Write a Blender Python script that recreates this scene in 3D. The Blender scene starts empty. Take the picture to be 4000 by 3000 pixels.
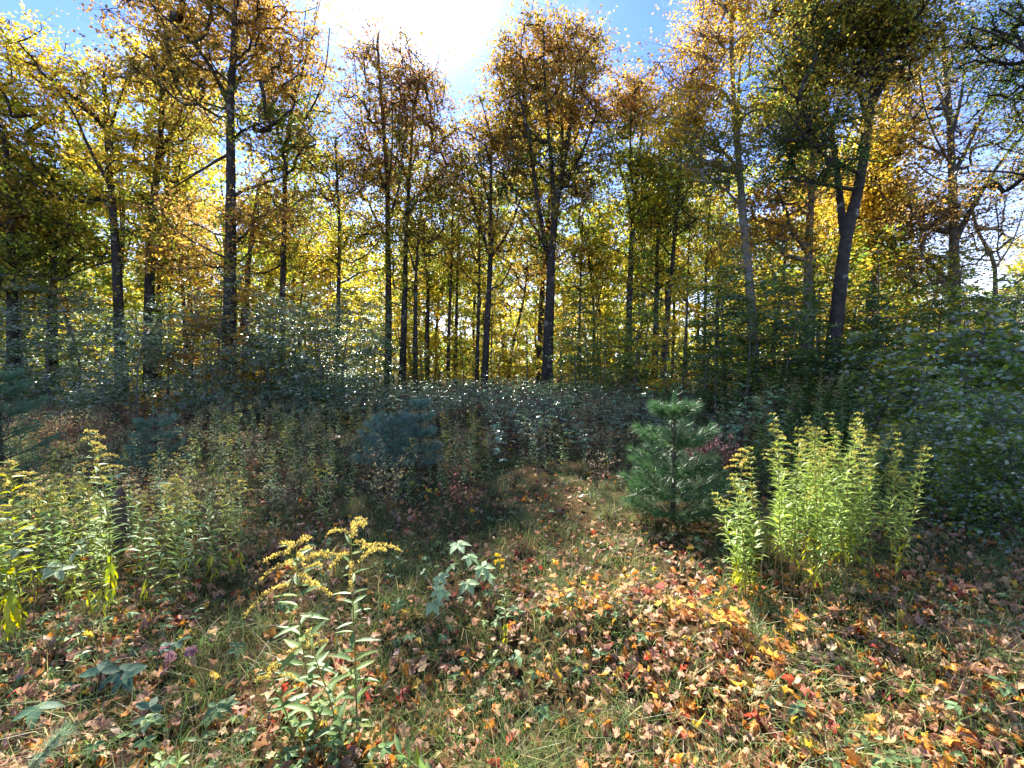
import bpy, math, random
import numpy as np
from mathutils import Vector, Matrix

SC = bpy.context.scene
COL = SC.collection

# ------------------------------------------------------------------ camera
W, H, F, EYE = 1024, 768, 430.0, 1.6
PITCH = math.atan((384 - 362) / F)
cd = bpy.data.cameras.new('camera'); cam = bpy.data.objects.new('camera', cd); COL.objects.link(cam)
cd.sensor_width = 36; cd.lens = 36 * F / W; cd.clip_start = 0.05; cd.clip_end = 3000
cam.location = (0, 0, EYE); cam.rotation_euler = (math.pi / 2 - PITCH, 0, 0)
SC.camera = cam
CP, SP = math.cos(PITCH), math.sin(PITCH)
K = 2212 / 1024.0

# ------------------------------------------------------------------ light
SUN_EL, SUN_AZ = math.radians(42.5), math.radians(-13.7)      # azimuth from +Y towards +X
SUND = Vector((math.sin(SUN_AZ) * math.cos(SUN_EL), math.cos(SUN_AZ) * math.cos(SUN_EL), math.sin(SUN_EL)))
sd = bpy.data.lights.new('sun', 'SUN'); sun = bpy.data.objects.new('sun', sd); COL.objects.link(sun)
sd.energy = 3.5; sd.angle = math.radians(0.53); sd.color = (1.0, 0.95, 0.86)
sun.rotation_euler = SUND.to_track_quat('Z', 'Y').to_euler(); sun.location = (0, 0, 40)
wd = bpy.data.worlds.new('World'); SC.world = wd; wd.use_nodes = True
nt = wd.node_tree; nt.nodes.clear()
def N(t, **kw):
    n = nt.nodes.new(t)
    for k, v in kw.items(): setattr(n, k, v)
    return n
L = nt.links.new
sky = N('ShaderNodeTexSky', sky_type='NISHITA'); sky.sun_disc = False
sky.sun_elevation = SUN_EL; sky.sun_rotation = SUN_AZ; sky.altitude = 300
sky.air_density = 1.0; sky.dust_density = 0.25; sky.ozone_density = 3.0
tc = N('ShaderNodeTexCoord'); nrm = N('ShaderNodeVectorMath', operation='NORMALIZE'); L(tc.outputs['Generated'], nrm.inputs[0])
dt = N('ShaderNodeVectorMath', operation='DOT_PRODUCT'); L(nrm.outputs[0], dt.inputs[0]); dt.inputs[1].default_value = SUND
def M_(op, a, b=None):
    m = N('ShaderNodeMath', operation=op)
    for i, x in enumerate((a, b)):
        if x is None: continue
        if isinstance(x, (int, float)): m.inputs[i].default_value = x
        else: L(x, m.inputs[i])
    return m.outputs[0]
cl = M_('MAXIMUM', dt.outputs['Value'], 0.0)
glow = M_('ADD', M_('MULTIPLY', M_('POWER', cl, 500.0), 60.0), M_('ADD', M_('MULTIPLY', M_('POWER', cl, 190.0), 12.0), M_('MULTIPLY', M_('POWER', cl, 28.0), 0.45)))
# thin cirrus streaks
mp = N('ShaderNodeMapping'); mp.inputs['Scale'].default_value = (2.2, 5.0, 1.6); mp.inputs['Rotation'].default_value = (0.3, 0.5, 0.8)
L(nrm.outputs[0], mp.inputs[0])
nz = N('ShaderNodeTexNoise'); nz.inputs['Scale'].default_value = 1.6; nz.inputs['Detail'].default_value = 7; nz.inputs['Roughness'].default_value = 0.6; nz.inputs['Distortion'].default_value = 0.6
L(mp.outputs[0], nz.inputs[0])
cr = N('ShaderNodeValToRGB'); cr.color_ramp.elements[0].position = 0.5; cr.color_ramp.elements[1].position = 0.85
L(nz.outputs[0], cr.inputs[0])
sep = N('ShaderNodeSeparateXYZ'); L(nrm.outputs[0], sep.inputs[0])
lowc = M_('MULTIPLY', M_('POWER', M_('SUBTRACT', 1.0, M_('MAXIMUM', sep.outputs['Z'], 0.0)), 6.0), 0.85)
cf = M_('MINIMUM', M_('ADD', M_('MULTIPLY', cr.outputs[0], 0.22), lowc), 0.9)
mixc = N('ShaderNodeMixRGB'); L(cf, mixc.inputs[0])
tint = N('ShaderNodeMixRGB', blend_type='MULTIPLY'); tint.inputs[0].default_value = 1.0; tint.inputs[2].default_value = (0.30, 0.40, 0.66, 1)
L(sky.outputs[0], tint.inputs[1]); L(tint.outputs[0], mixc.inputs[1]); mixc.inputs[2].default_value = (8.2, 8.9, 10.4, 1)
gl = N('ShaderNodeMixRGB', blend_type='ADD'); gl.inputs[0].default_value = 1.0
gc = N('ShaderNodeMixRGB', blend_type='MULTIPLY'); gc.inputs[0].default_value = 1.0; gc.inputs[1].default_value = (1.0, 0.96, 0.98, 1)
L(glow, gc.inputs[2]); L(mixc.outputs[0], gl.inputs[1]); L(gc.outputs[0], gl.inputs[2])
bg = N('ShaderNodeBackground'); bg.inputs['Strength'].default_value = 0.08; L(gl.outputs[0], bg.inputs[0])
wo = N('ShaderNodeOutputWorld'); L(bg.outputs[0], wo.inputs[0])
SC.view_settings.view_transform = 'Standard'; SC.view_settings.look = 'None'
SC.view_settings.exposure = 2.72; SC.view_settings.gamma = 1.0; SC.view_settings.use_curve_mapping = False
SC.cycles.use_denoising = True
SC.cycles.max_bounces = 10; SC.cycles.diffuse_bounces = 7; SC.cycles.transmission_bounces = 6; SC.cycles.glossy_bounces = 2
SC.cycles.sample_clamp_indirect = 6.0

# ------------------------------------------------------------------ places
def V(u, v, Y):
    """point of the wood seen at photo position (u, v) that stands Y metres ahead"""
    x, y = (u / K - 512) / F, -(v / K - 384) / F
    d = Y / (CP + y * SP)
    return np.array([x * d, Y, EYE + d * (y * CP - SP)])
def hgt(x, y):
    x = np.asarray(x, float); y = np.asarray(y, float)
    near = np.exp(-((x ** 2 + y ** 2) / 900))
    h = 0.035 * np.sin(1.7 * x + 0.6) * np.sin(1.3 * y + 1.1) + 0.02 * np.sin(4.1 * x + 2 * y) + 0.012 * np.sin(9 * x - 5 * y) * np.cos(7 * y)
    h = h + 0.10 * np.exp(-(((x - 0.55) / 0.55) ** 2 + ((y - 2.55) / 0.28) ** 2)) + 0.05 * np.exp(-(((x - 1.3) / 0.7) ** 2 + ((y - 2.2) / 0.4) ** 2))
    h = h + (.03 * np.sin(2.9 * x + 1.3 * y + 2) * np.sin(3.7 * y - x) + .018 * np.sin(6.3 * x + 2.1 * y) * np.sin(5.2 * y + 1.7)) * np.exp(-y * y / 50)
    h = h - 0.07 * np.exp(-(((x + 0.6) / 0.7) ** 2 + ((y - 2.0) / 0.45) ** 2))
    return h * (0.35 + 0.65 * near) + 0.25 * np.sin(x * 0.11 + 1) * np.sin(y * 0.09) * (1 - near)
def G(u, v):
    z = 0.0
    for _ in range(4):
        x, y = (u / K - 512) / F, -(v / K - 384) / F
        dz = y * CP - SP; d = (z - EYE) / dz
        p = np.array([x * d, d * (CP + y * SP), z]); z = float(hgt(p[0], p[1]))
    p[2] = z
    return p
def proj_u(x, y): return (x / y * F + 512) * K

# ------------------------------------------------------------------ materials
def mat(name, rough=0.5, spec=0.4, trans=0.0, var=0.15, nscale=30.0, bump=0.0, sat=1.0, tint=(1, 1, 1), kind='leaf'):
    m = bpy.data.materials.new(name); m.use_nodes = True; t = m.node_tree; t.nodes.clear()
    def n(k): return t.nodes.new(k)
    at = n('ShaderNodeAttribute'); at.attribute_name = 'Col'
    co = n('ShaderNodeTexCoord')
    ns = n('ShaderNodeTexNoise'); ns.inputs['Scale'].default_value = nscale; ns.inputs['Detail'].default_value = 4
    t.links.new(co.outputs['Object'], ns.inputs[0])
    mr = n('ShaderNodeMapRange'); mr.inputs[1].default_value = 0.25; mr.inputs[2].default_value = 0.75
    mr.inputs[3].default_value = 1 - var * 2; mr.inputs[4].default_value = 1 + var * 2
    t.links.new(ns.outputs[0], mr.inputs[0])
    mu = n('ShaderNodeMixRGB'); mu.blend_type = 'MULTIPLY'; mu.inputs[0].default_value = 1
    t.links.new(at.outputs[0], mu.inputs[1]); t.links.new(mr.outputs[0], mu.inputs[2])
    col = mu.outputs[0]
    if kind == 'bark':
        vo = n('ShaderNodeTexNoise'); vo.inputs['Scale'].default_value = 5.0; vo.inputs['Detail'].default_value = 5
        t.links.new(co.outputs['Object'], vo.inputs[0])
        rp = n('ShaderNodeValToRGB'); rp.color_ramp.elements[0].position = 0.60; rp.color_ramp.elements[1].position = 0.66
        t.links.new(vo.outputs[0], rp.inputs[0])
        mx = n('ShaderNodeMixRGB'); mx.inputs[2].default_value = (0.20, 0.21, 0.19, 1)
        sc = n('ShaderNodeMath'); sc.operation = 'MULTIPLY'; sc.inputs[1].default_value = 0.7
        t.links.new(rp.outputs[0], sc.inputs[0]); t.links.new(sc.outputs[0], mx.inputs[0]); t.links.new(col, mx.inputs[1]); col = mx.outputs[0]
    p = n('ShaderNodeBsdfPrincipled'); p.inputs['Roughness'].default_value = rough; p.inputs['Specular IOR Level'].default_value = spec
    t.links.new(col, p.inputs['Base Color'])
    if bump:
        bn = n('ShaderNodeTexNoise'); bn.inputs['Detail'].default_value = 6; bn.inputs['Scale'].default_value = 1.0
        mpn = n('ShaderNodeMapping'); mpn.inputs['Scale'].default_value = (28, 28, 5) if kind == 'bark' else (40, 40, 40)
        t.links.new(co.outputs['Object'], mpn.inputs[0]); t.links.new(mpn.outputs[0], bn.inputs[0])
        bp = n('ShaderNodeBump'); bp.inputs['Strength'].default_value = bump; bp.inputs['Distance'].default_value = 0.02
        t.links.new(bn.outputs[0], bp.inputs['Height']); t.links.new(bp.outputs[0], p.inputs['Normal'])
    out = n('ShaderNodeOutputMaterial')
    if trans > 0:
        hs = n('ShaderNodeHueSaturation'); hs.inputs['Saturation'].default_value = sat; hs.inputs['Value'].default_value = 1.25
        t.links.new(col, hs.inputs['Color'])
        tr = n('ShaderNodeBsdfTranslucent'); t.links.new(hs.outputs[0], tr.inputs[0])
        mx = n('ShaderNodeMixShader'); mx.inputs[0].default_value = trans
        t.links.new(p.outputs[0], mx.inputs[1]); t.links.new(tr.outputs[0], mx.inputs[2]); t.links.new(mx.outputs[0], out.inputs[0])
    else: t.links.new(p.outputs[0], out.inputs[0])
    return m
M_CROWN = mat('crown_leaf', 0.45, 0.35, 0.55, 0.12, 0.8, sat=1.0)
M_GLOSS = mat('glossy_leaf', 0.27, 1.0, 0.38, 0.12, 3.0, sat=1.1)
M_WEED = mat('weed_leaf', 0.48, 0.35, 0.42, 0.12, 6.0, sat=1.1)
M_BERRY = mat('bramble_leaf', 0.45, 0.3, 0.35, 0.18, 40.0, bump=0.2)
M_NEED = mat('pine_needle', 0.4, 0.5, 0.25, 0.1, 4.0)
M_FLOWER = mat('flower', 0.7, 0.2, 0.4, 0.1, 60.0)
M_FALLEN = mat('fallen_leaf', 0.5, 0.35, 0.35, 0.22, 45.0, bump=0.35)
M_GRASS = mat('grass_blade', 0.45, 0.4, 0.4, 0.1, 6.0)
M_STEM = mat('stem', 0.6, 0.3, 0.0, 0.2, 60.0)
M_BARK = mat('bark', 0.85, 0.2, 0.0, 0.25, 9.0, bump=0.9, kind='bark')
M_TWIG = mat('twig_bark', 0.8, 0.2, 0.0, 0.2, 9.0)

# ------------------------------------------------------------------ mesh collecting
class Geo:
    def __init__(s): s.v, s.p, s.c, s.n = [], [], [], 0
    def add(s, v, polys, col):
        v = np.asarray(v, float).reshape(-1, 3); col = np.asarray(col, float)
        if col.ndim == 1: col = np.tile(col, (len(v), 1))
        s.v.append(v); s.c.append(col)
        for q in (polys if isinstance(polys, list) else [polys]):
            s.p.append(np.asarray(q, int) + s.n)
        s.n += len(v); return s
    def inst(s, T, c, a, n, size, col):
        """copies of leaf template T=(verts, faces) at centres c along a with normals n"""
        Tv, Tf = T; c = np.asarray(c, float)
        if len(c) == 0: return s
        a = a / (np.linalg.norm(a, axis=1, keepdims=True) + 1e-9)
        side = np.cross(a, n); side /= np.linalg.norm(side, axis=1, keepdims=True) + 1e-9
        nn = np.cross(side, a); size = np.broadcast_to(np.asarray(size, float), (len(c),))[:, None, None]
        v = c[:, None] + size * (Tv[None, :, 0:1] * side[:, None] + Tv[None, :, 1:2] * a[:, None] + Tv[None, :, 2:3] * nn[:, None])
        f = (Tf[None] + (np.arange(len(c)) * len(Tv))[:, None, None]).reshape(-1, Tf.shape[1])
        return s.add(v.reshape(-1, 3), f, np.repeat(np.broadcast_to(col, (len(c), 3)), len(Tv), 0))
    def tube(s, P, R, k, col):
        P = np.asarray(P, float); R = np.broadcast_to(np.asarray(R, float), (len(P),)); m = len(P)
        if m < 2: return s
        t = np.gradient(P, axis=0); t /= np.linalg.norm(t, axis=1, keepdims=True) + 1e-9
        ref = np.array([0.13, 0.99, 0.05]) if abs(t[0][2]) > 0.7 else np.array([0.1, 0.05, 0.99])
        x = np.cross(t, ref); x /= np.linalg.norm(x, axis=1, keepdims=True) + 1e-9
        y = np.cross(t, x); an = np.arange(k) * 2 * math.pi / k
        v = P[:, None] + R[:, None, None] * (np.cos(an)[None, :, None] * x[:, None] + np.sin(an)[None, :, None] * y[:, None])
        i = np.arange(m - 1)[:, None] * k; j = np.arange(k)[None]; j2 = (j + 1) % k
        q = np.stack([i + j, i + j2, i + k + j2, i + k + j], -1).reshape(-1, 4)
        return s.add(v, q, col)
    def merge(s, o, Mx=None, tint=None):
        """append a copy of another collector's geometry"""
        v, ps, c = o.cat()
        if Mx is not None:
            A = np.array(Mx); v = v @ A[:3, :3].T + A[:3, 3]
        if tint is not None: c = c * tint
        return s.add(v, ps, c)
    def cat(s):
        if len(s.v) > 1 or not hasattr(s, '_c') or s._n != s.n:
            s._c = (np.concatenate(s.v), list(s.p), np.concatenate(s.c)); s._n = s.n
        return s._c
    def mesh(s, name, m, smooth=False):
        me = bpy.data.meshes.new(name)
        if not s.v: return me
        v, ps, c = s.cat(); ps = [q for q in ps if len(q)]
        tot = np.concatenate([np.full(len(q), q.shape[1]) for q in ps]); idx = np.concatenate([q.ravel() for q in ps])
        me.vertices.add(len(v)); me.vertices.foreach_set('co', v.ravel())
        me.loops.add(len(idx)); me.loops.foreach_set('vertex_index', idx.astype(np.int32))
        me.polygons.add(len(tot)); me.polygons.foreach_set('loop_start', np.concatenate([[0], np.cumsum(tot)[:-1]]).astype(np.int32))
        me.update(calc_edges=True)
        at = me.color_attributes.new('Col', 'FLOAT_COLOR', 'POINT')
        at.data.foreach_set('color', np.concatenate([np.clip(c, 0, 1), np.ones((len(c), 1))], 1).ravel())
        if smooth: me.polygons.foreach_set('use_smooth', np.ones(len(tot), bool))
        me.materials.append(m); return me
def link(name, data, parent=None, Mx=None, label=None, cat=None, group=None, kind=None):
    o = bpy.data.objects.new(name, data); COL.objects.link(o)
    if parent: o.parent = parent
    if Mx is not None: o.matrix_local = Mx
    for k, v in (('label', label), ('category', cat), ('group', group), ('kind', kind)):
        if v: o[k] = v
    return o
def rootof(name, loc, label, cat, group=None, rz=0.0, sc=1.0, kind=None):
    o = link(name, None, None, Matrix.Translation(Vector(loc)) @ Matrix.Rotation(rz, 4, 'Z') @ Matrix.Scale(sc, 4), label, cat, group, kind)
    o.empty_display_size = 0.2; return o
def unit(v): v = np.asarray(v, float); return v / (np.linalg.norm(v, axis=-1, keepdims=True) + 1e-9)

# leaf shapes: x across, y along, z up
KITE = (np.array([(0, 0, 0), (-.33, .45, .09), (0, 1, -.03), (.33, .45, .09)]), np.array([(0, 3, 2), (0, 2, 1)]))
LOBE = (np.array([(0, 0, 0), (-.5, .28, .10), (-.2, .45, .03), (-.34, .85, .05), (0, 1.0, -.05), (.34, .85, .05), (.2, .45, .03), (.5, .28, .10)]),
        np.array([(0, 2, 1), (0, 4, 2), (2, 4, 3), (0, 6, 4), (4, 6, 5), (0, 7, 6)]))
NARROW = (np.array([(0, 0, 0), (-.09, .3, .03), (.09, .3, .03), (-.075, .65, .02), (.075, .65, .02), (0, 1, -.14), (0, .35, -.01)]),
          np.array([(0, 6, 1), (0, 2, 6), (6, 3, 1), (6, 2, 4), (6, 4, 3), (3, 4, 5)]))
NARROW2 = (np.array([(0, 0, 0), (-.1, .45, .03), (0, 1, -.1), (.1, .45, .03)]), np.array([(0, 3, 2), (0, 2, 1)]))
NEEDLE = (np.array([(-.018, 0, 0), (.018, 0, 0), (0, 1, 0)]), np.array([(0, 1, 2)]))
def ovate(droop=0.25, w=0.34, n=5):
    vs, fs = [(0, 0, 0)], []
    for i in range(1, n):
        t = i / n; ww = w * math.sin(math.pi * t ** 0.8) ; z = -droop * t * t
        vs += [(-ww, t + 0.02 * (i % 2), z + 0.22 * ww), (0, t, z - 0.03), (ww, t + 0.02 * (i % 2), z + 0.22 * ww)]
    vs.append((0, 1, -droop)); e = len(vs) - 1
    fs += [(0, 2, 1), (0, 3, 2)]
    for i in range(n - 2):
        a = 1 + 3 * i; b = a + 3
        fs += [(a, a + 1, b), (a + 1, b + 1, b), (a + 1, a + 2, b + 1), (a + 2, b + 2, b + 1)]
    a = 1 + 3 * (n - 2); fs += [(a, a + 1, e), (a + 1, a + 2, e)]
    return np.array(vs, float), np.array(fs)
OVATE = ovate(.3, .27); LANCE = ovate(0.22, 0.125, 5)
def maple(seed, detail=True):
    r = np.random.default_rng(seed)
    half = [(90, 1.0), (81, .74), (72, .70), (64, .50), (53, .74), (44, .92), (34, .74), (22, .66), (12, .46), (-2, .60), (-12, .64), (-24, .48), (-45, .40), (-70, .26)] if detail else \
           [(90, 1.0), (66, .66), (42, .9), (16, .6), (-10, .66), (-45, .45)]
    pts = [(a, q) for a, q in half] + [(-90, .06)] + [(180 - a, q) for a, q in reversed(half[1:])]
    k1, k2, k3, k4 = r.normal(0, 1.35), r.normal(0, 1.1), r.uniform(.4, 1.4), r.uniform(0, 6.28)
    vs = []
    for a, q in [(0, 0)] + pts:
        q = q * (1 + r.normal(0, .06)) * .55; x, y = q * math.cos(math.radians(a)), q * math.sin(math.radians(a))
        x *= 1 - min(.45, abs(k1) * .3); y *= 1 - min(.4, abs(k2) * .25); z = k1 * x * x * 3 + k2 * y * y * 2.4 + r.normal(0, .03) + k3 * .25 * q * math.sin(3 * math.radians(a) + k4) + r.normal(0, .02)
        vs.append((x, y, z))
    n = len(pts); fs = [(0, 1 + i, 1 + (i + 1) % n) for i in range(n)]
    return np.array(vs), np.array(fs)
MAPLES = [maple(i) for i in range(9)]; MAPLO = [maple(40 + i, False) for i in range(8)]

PAL = dict(yellow=(.62, .44, .03), gold=(.52, .34, .04), orange=(.46, .25, .05), brown=(.33, .19, .06), rust=(.34, .15, .05),
           ygreen=(.33, .38, .03), green=(.14, .22, .03), dgreen=(.06, .12, .03), olive=(.20, .19, .03), mauve=(.32, .15, .10),
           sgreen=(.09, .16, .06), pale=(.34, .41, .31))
def colours(r, names, n, jit=.18):
    base = np.array([PAL[k] for k in names])[r.integers(0, len(names), n)]
    return base * r.uniform(1 - jit, 1 + jit, (n, 1)) * r.uniform(1 - jit * .4, 1 + jit * .4, (n, 3))

# ================================================================== GROUND
def build_ground():
    def axis(lo, hi, fine, step):
        a = [0.0]
        while a[-1] < hi: a.append(a[-1] + max(step, (a[-1] - fine) * .12 + step if a[-1] > fine else step))
        b = [0.0]
        while b[-1] > lo: b.append(b[-1] - max(step, (-b[-1] - fine) * .12 + step if -b[-1] > fine else step))
        return np.array(b[::-1][:-1] + a)
    xs = axis(-900, 900, 6, .1); ys = axis(-300, 1200, 6, .1)
    X, Y = np.meshgrid(xs, ys); Z = hgt(X, Y); r = np.random.default_rng(1)
    Z = Z + r.normal(0, .006, Z.shape) * (np.hypot(X, Y) < 12)
    nx, ny = len(xs), len(ys)
    i = np.arange(ny - 1)[:, None] * nx + np.arange(nx - 1)[None]
    q = np.stack([i, i + 1, i + nx + 1, i + nx], -1).reshape(-1, 4)
    g = Geo().add(np.stack([X, Y, Z], -1).reshape(-1, 3), q, np.array([.1, .07, .04]))
    m = bpy.data.materials.new('forest_soil'); m.use_nodes = True; t = m.node_tree; p = t.nodes['Principled BSDF']
    co = t.nodes.new('ShaderNodeTexCoord')
    n1 = t.nodes.new('ShaderNodeTexNoise'); n1.inputs['Scale'].default_value = 1.3; n1.inputs['Detail'].default_value = 8
    n2 = t.nodes.new('ShaderNodeTexNoise'); n2.inputs['Scale'].default_value = 22; n2.inputs['Detail'].default_value = 6; n2.inputs['Roughness'].default_value = .7
    t.links.new(co.outputs['Object'], n1.inputs[0]); t.links.new(co.outputs['Object'], n2.inputs[0])
    r1 = t.nodes.new('ShaderNodeValToRGB'); e = r1.color_ramp.elements
    e[0].position = .35; e[0].color = (.04, .055, .022, 1); e[1].position = .62; e[1].color = (.085, .058, .03, 1)
    r2 = t.nodes.new('ShaderNodeValToRGB'); e = r2.color_ramp.elements
    e[0].position = .35; e[0].color = (.35, .35, .35, 1); e[1].position = .7; e[1].color = (1.7, 1.4, 1.1, 1)
    mu = t.nodes.new('ShaderNodeMixRGB'); mu.blend_type = 'MULTIPLY'; mu.inputs[0].default_value = 1
    t.links.new(n1.outputs[0], r1.inputs[0]); t.links.new(n2.outputs[0], r2.inputs[0]); t.links.new(r1.outputs[0], mu.inputs[1]); t.links.new(r2.outputs[0], mu.inputs[2])
    t.links.new(mu.outputs[0], p.inputs['Base Color']); p.inputs['Roughness'].default_value = .95; p.inputs['Specular IOR Level'].default_value = .05
    bp = t.nodes.new('ShaderNodeBump'); bp.inputs['Strength'].default_value = .8; bp.inputs['Distance'].default_value = .03
    t.links.new(n2.outputs[0], bp.inputs['Height']); t.links.new(bp.outputs[0], p.inputs['Normal'])
    return link('ground', g.mesh('ground', m, True), kind='structure')
GROUND = build_ground()

# ================================================================== TREES
def resample(P, step):
    P = np.asarray(P, float); d = np.r_[0, np.cumsum(np.linalg.norm(np.diff(P, axis=0), axis=1))]
    n = max(2, int(d[-1] / step) + 1); s = np.linspace(0, d[-1], n)
    return np.stack([np.interp(s, d, P[:, i]) for i in range(3)], 1)
def smooth_path(P, step=.3):
    P = np.asarray(P, float)
    if len(P) > 2:
        for _ in range(2):
            Q = [P[0]]
            for a, b in zip(P[:-1], P[1:]): Q += [a * .75 + b * .25, a * .25 + b * .75]
            P = np.array(Q + [P[-1]])
    return resample(P, step)

def grow(r, trunks, r0, clusters, step=.45, sag=.35, lift=.0, twig=.012):
    """skeleton: trunk polylines first, then each leaf cluster is joined on by an ascending branch"""
    pos, par, own, frac = [], [], [], []
    for k, T in enumerate(trunks):
        T = smooth_path(T, .35)
        prev = -1
        if k:
            D = np.linalg.norm(np.array(pos) - T[0], axis=1); prev = int(D.argmin()); T = T[1:]
        dv = T[-1] - T[0] if len(T) else np.ones(3); side_ = abs(dv[2]) < 1.1 * np.hypot(dv[0], dv[1])
        f0 = 1.0 if k == 0 else (.36 if side_ else .68) * frac[prev]; m_ = max(1, len(T))
        for qi, q in enumerate(T): pos.append(q); par.append(prev); own.append(True); prev = len(pos) - 1; frac.append(f0 * (1 - .72 * (qi / m_) ** .8))
    nt_ = len(pos); P = np.zeros((nt_ + len(clusters) * 14 + 10, 3)); P[:nt_] = pos; n = nt_
    base_z = P[:nt_, 2].min(); top = P[:nt_, 2].max()
    order = np.argsort([np.min(np.linalg.norm(P[:nt_] - c, axis=1)) for c in clusters]) if len(clusters) else []
    tips = []
    minz = base_z + (top - base_z) * .18
    for ci in order:
        c = clusters[ci]; d = P[:n] - c; dxy = np.hypot(d[:, 0], d[:, 1]); dist = np.linalg.norm(d, axis=1)
        cost = dist + 1.2 * np.maximum(0, d[:, 2] + sag * dxy) + 5 * (P[:n, 2] < minz)
        j = int(cost.argmin()); a = P[j].copy(); L_ = dist[j]; k = max(2, int(L_ / step))
        mid = (a + c) / 2 + np.array([0, 0, -.10 * L_ + lift * L_]) + r.normal(0, .06 * L_, 3)
        prev = j
        for i in range(1, k + 1):
            t = i / k; q = (1 - t) ** 2 * a + 2 * t * (1 - t) * mid + t * t * c + (r.normal(0, .035, 3) if i < k else 0)
            if n >= len(P): P = np.vstack([P, np.zeros((500, 3))])
            P[n] = q; par.append(prev); own.append(False); prev = n; n += 1
        tips.append(prev)
    P = P[:n]; par = np.array(par); cnt = np.zeros(n)
    for t_ in tips: cnt[t_] += 1
    ch = [[] for _ in range(n)]
    for i in range(n - 1, -1, -1):
        if par[i] >= 0: cnt[par[i]] += cnt[i]
    for i in range(n):
        if par[i] >= 0: ch[par[i]].append(i)
    rad = np.maximum(twig, twig * np.maximum(cnt, 1) ** .52)
    rad = np.minimum(rad, r0 * .6)
    # explicit taper of the trunks
    hh = (P[:, 2] - base_z) / max(.1, top - base_z)
    for i in range(nt_):
        tr = r0 * frac[i]; tr *= 1 + .45 * math.exp(-(P[i, 2] - base_z) / .25)
        rad[i] = max(tr, twig * 1.5) if i else r0 * 1.4
    first = [0]; m0 = None
    # chains
    chains = []; stack = [(0, -1)]
    while stack:
        s, pj = stack.pop(); c = [] if pj < 0 else [pj]; i = s; c.append(i)
        while ch[i]:
            kids = sorted(ch[i], key=lambda q: (own[q], rad[q], cnt[q]), reverse=True)
            for q in kids[1:]: stack.append((q, i))
            i = kids[0]; c.append(i)
        chains.append(c)
    return P, rad, chains, own

def crown_leaves(r, centres, pals, per, spread, size, shape=KITE, flat=.5, droop=.25, updir=.9):
    n = len(centres); tw = 7; rep = np.repeat(np.arange(n), tw)
    ends = centres[rep] + r.normal(0, 1, (n * tw, 3)) * spread * np.array([1, 1, flat])
    k = max(1, per // tw); ri = np.repeat(np.arange(n * tw), k)
    t = r.uniform(.15, 1.1, (len(ri), 1)); c = centres[rep][ri] * (1 - t) + ends[ri] * t + r.normal(0, .05, (len(ri), 3))
    a = unit(ends[ri] - centres[rep][ri]) + r.normal(0, .55, (len(ri), 3)); a[:, 2] -= droop
    nn = r.normal(0, .55, (len(ri), 3)) + [0, 0, updir]
    col = np.zeros((len(ri), 3)); cc = rep[ri]; f = r.uniform(.8, 1.2, n)
    for i_, nm in enumerate(pals):
        pass
    base = np.array([PAL[p[0]] for p in pals]); alt = np.array([PAL[p[1]] for p in pals])
    w = np.clip(r.beta(.7, 1.6, len(ri)), 0, 1)[:, None]
    col = (base[cc] * (1 - w) + alt[cc] * w) * f[cc][:, None] * r.uniform(.8, 1.2, (len(ri), 1))
    return Geo().inst(shape, c, unit(a), unit(nn), size * r.uniform(.7, 1.3, len(ri)), col), ends, rep

def assemble(root, base, P, rad, chains, own, r, barkcol, leafgeo, ends, rep, centres, twigs=True, leafmat=None, limbmax=7):
    """trunk, limbs, branches and crown as children of root; base is the root's place"""
    off = -np.asarray(base, float); tr, limbs, rest = None, [], Geo()
    bc = np.array(barkcol)
    lims = []
    for k, c in enumerate(chains):
        Q = P[c] + off; R = rad[c].copy()
        if k: R[0] = min(R[0], R[1] * 1.15)
        if k == 0:
            kk = 12; QQ = resample(Q, .18); RR = np.interp(np.linspace(0, 1, len(QQ)), np.linspace(0, 1, len(Q)), R) * (1 + r.normal(0, .03, len(QQ)))
            tr = Geo().tube(QQ, RR, kk, bc)
        elif R[1] > .035 and len(c) > 4: lims.append((R[1] * len(c), Q, R))
        else: rest.tube(Q, R, 5 if R[1] > .02 else 3, bc)
    lims.sort(key=lambda q: -q[0])
    link('trunk', tr.mesh('trunk', M_BARK, True), root)
    for i, (s, Q, R) in enumerate(lims):
        if i < limbmax: link('limb', Geo().tube(Q, R, 8, bc).mesh('limb', M_BARK, True), root)
        else: rest.tube(Q, R, 5, bc)
    for q in range(9):
        i_ = int(r.uniform(.12, .6) * len(chains[0])); o_ = P[chains[0][i_]] + off; az_ = r.uniform(0, 6.28); L_ = r.uniform(.25, 1.1); d_ = np.array([math.cos(az_), math.sin(az_), r.uniform(-.1, .6)])
        rest.tube([o_, o_ + d_ * L_ * .5, o_ + d_ * L_ + [0, 0, r.normal(0, .12)]], [.016, .01, .003], 4, bc)
    if twigs and len(ends):
        a = centres[rep] + off; e = ends + off
        for s_ in (0, 1):
            w = np.cross(e - a, [0, 0, 1.0] if s_ == 0 else [1.0, .3, 0]); w = unit(w) * .006
            n = len(a); v = np.stack([a - w, a + w, e], 1).reshape(-1, 3)
            rest.add(v, np.arange(3 * n).reshape(-1, 3), bc)
    if rest.v: link('branches', rest.mesh('branches', M_TWIG, True), root)
    if leafgeo is not None and leafgeo.v:
        leafgeo = Geo().merge(leafgeo, Matrix.Translation(Vector(off)))
        link('crown', leafgeo.mesh('crown', leafmat or M_CROWN), root)

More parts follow.
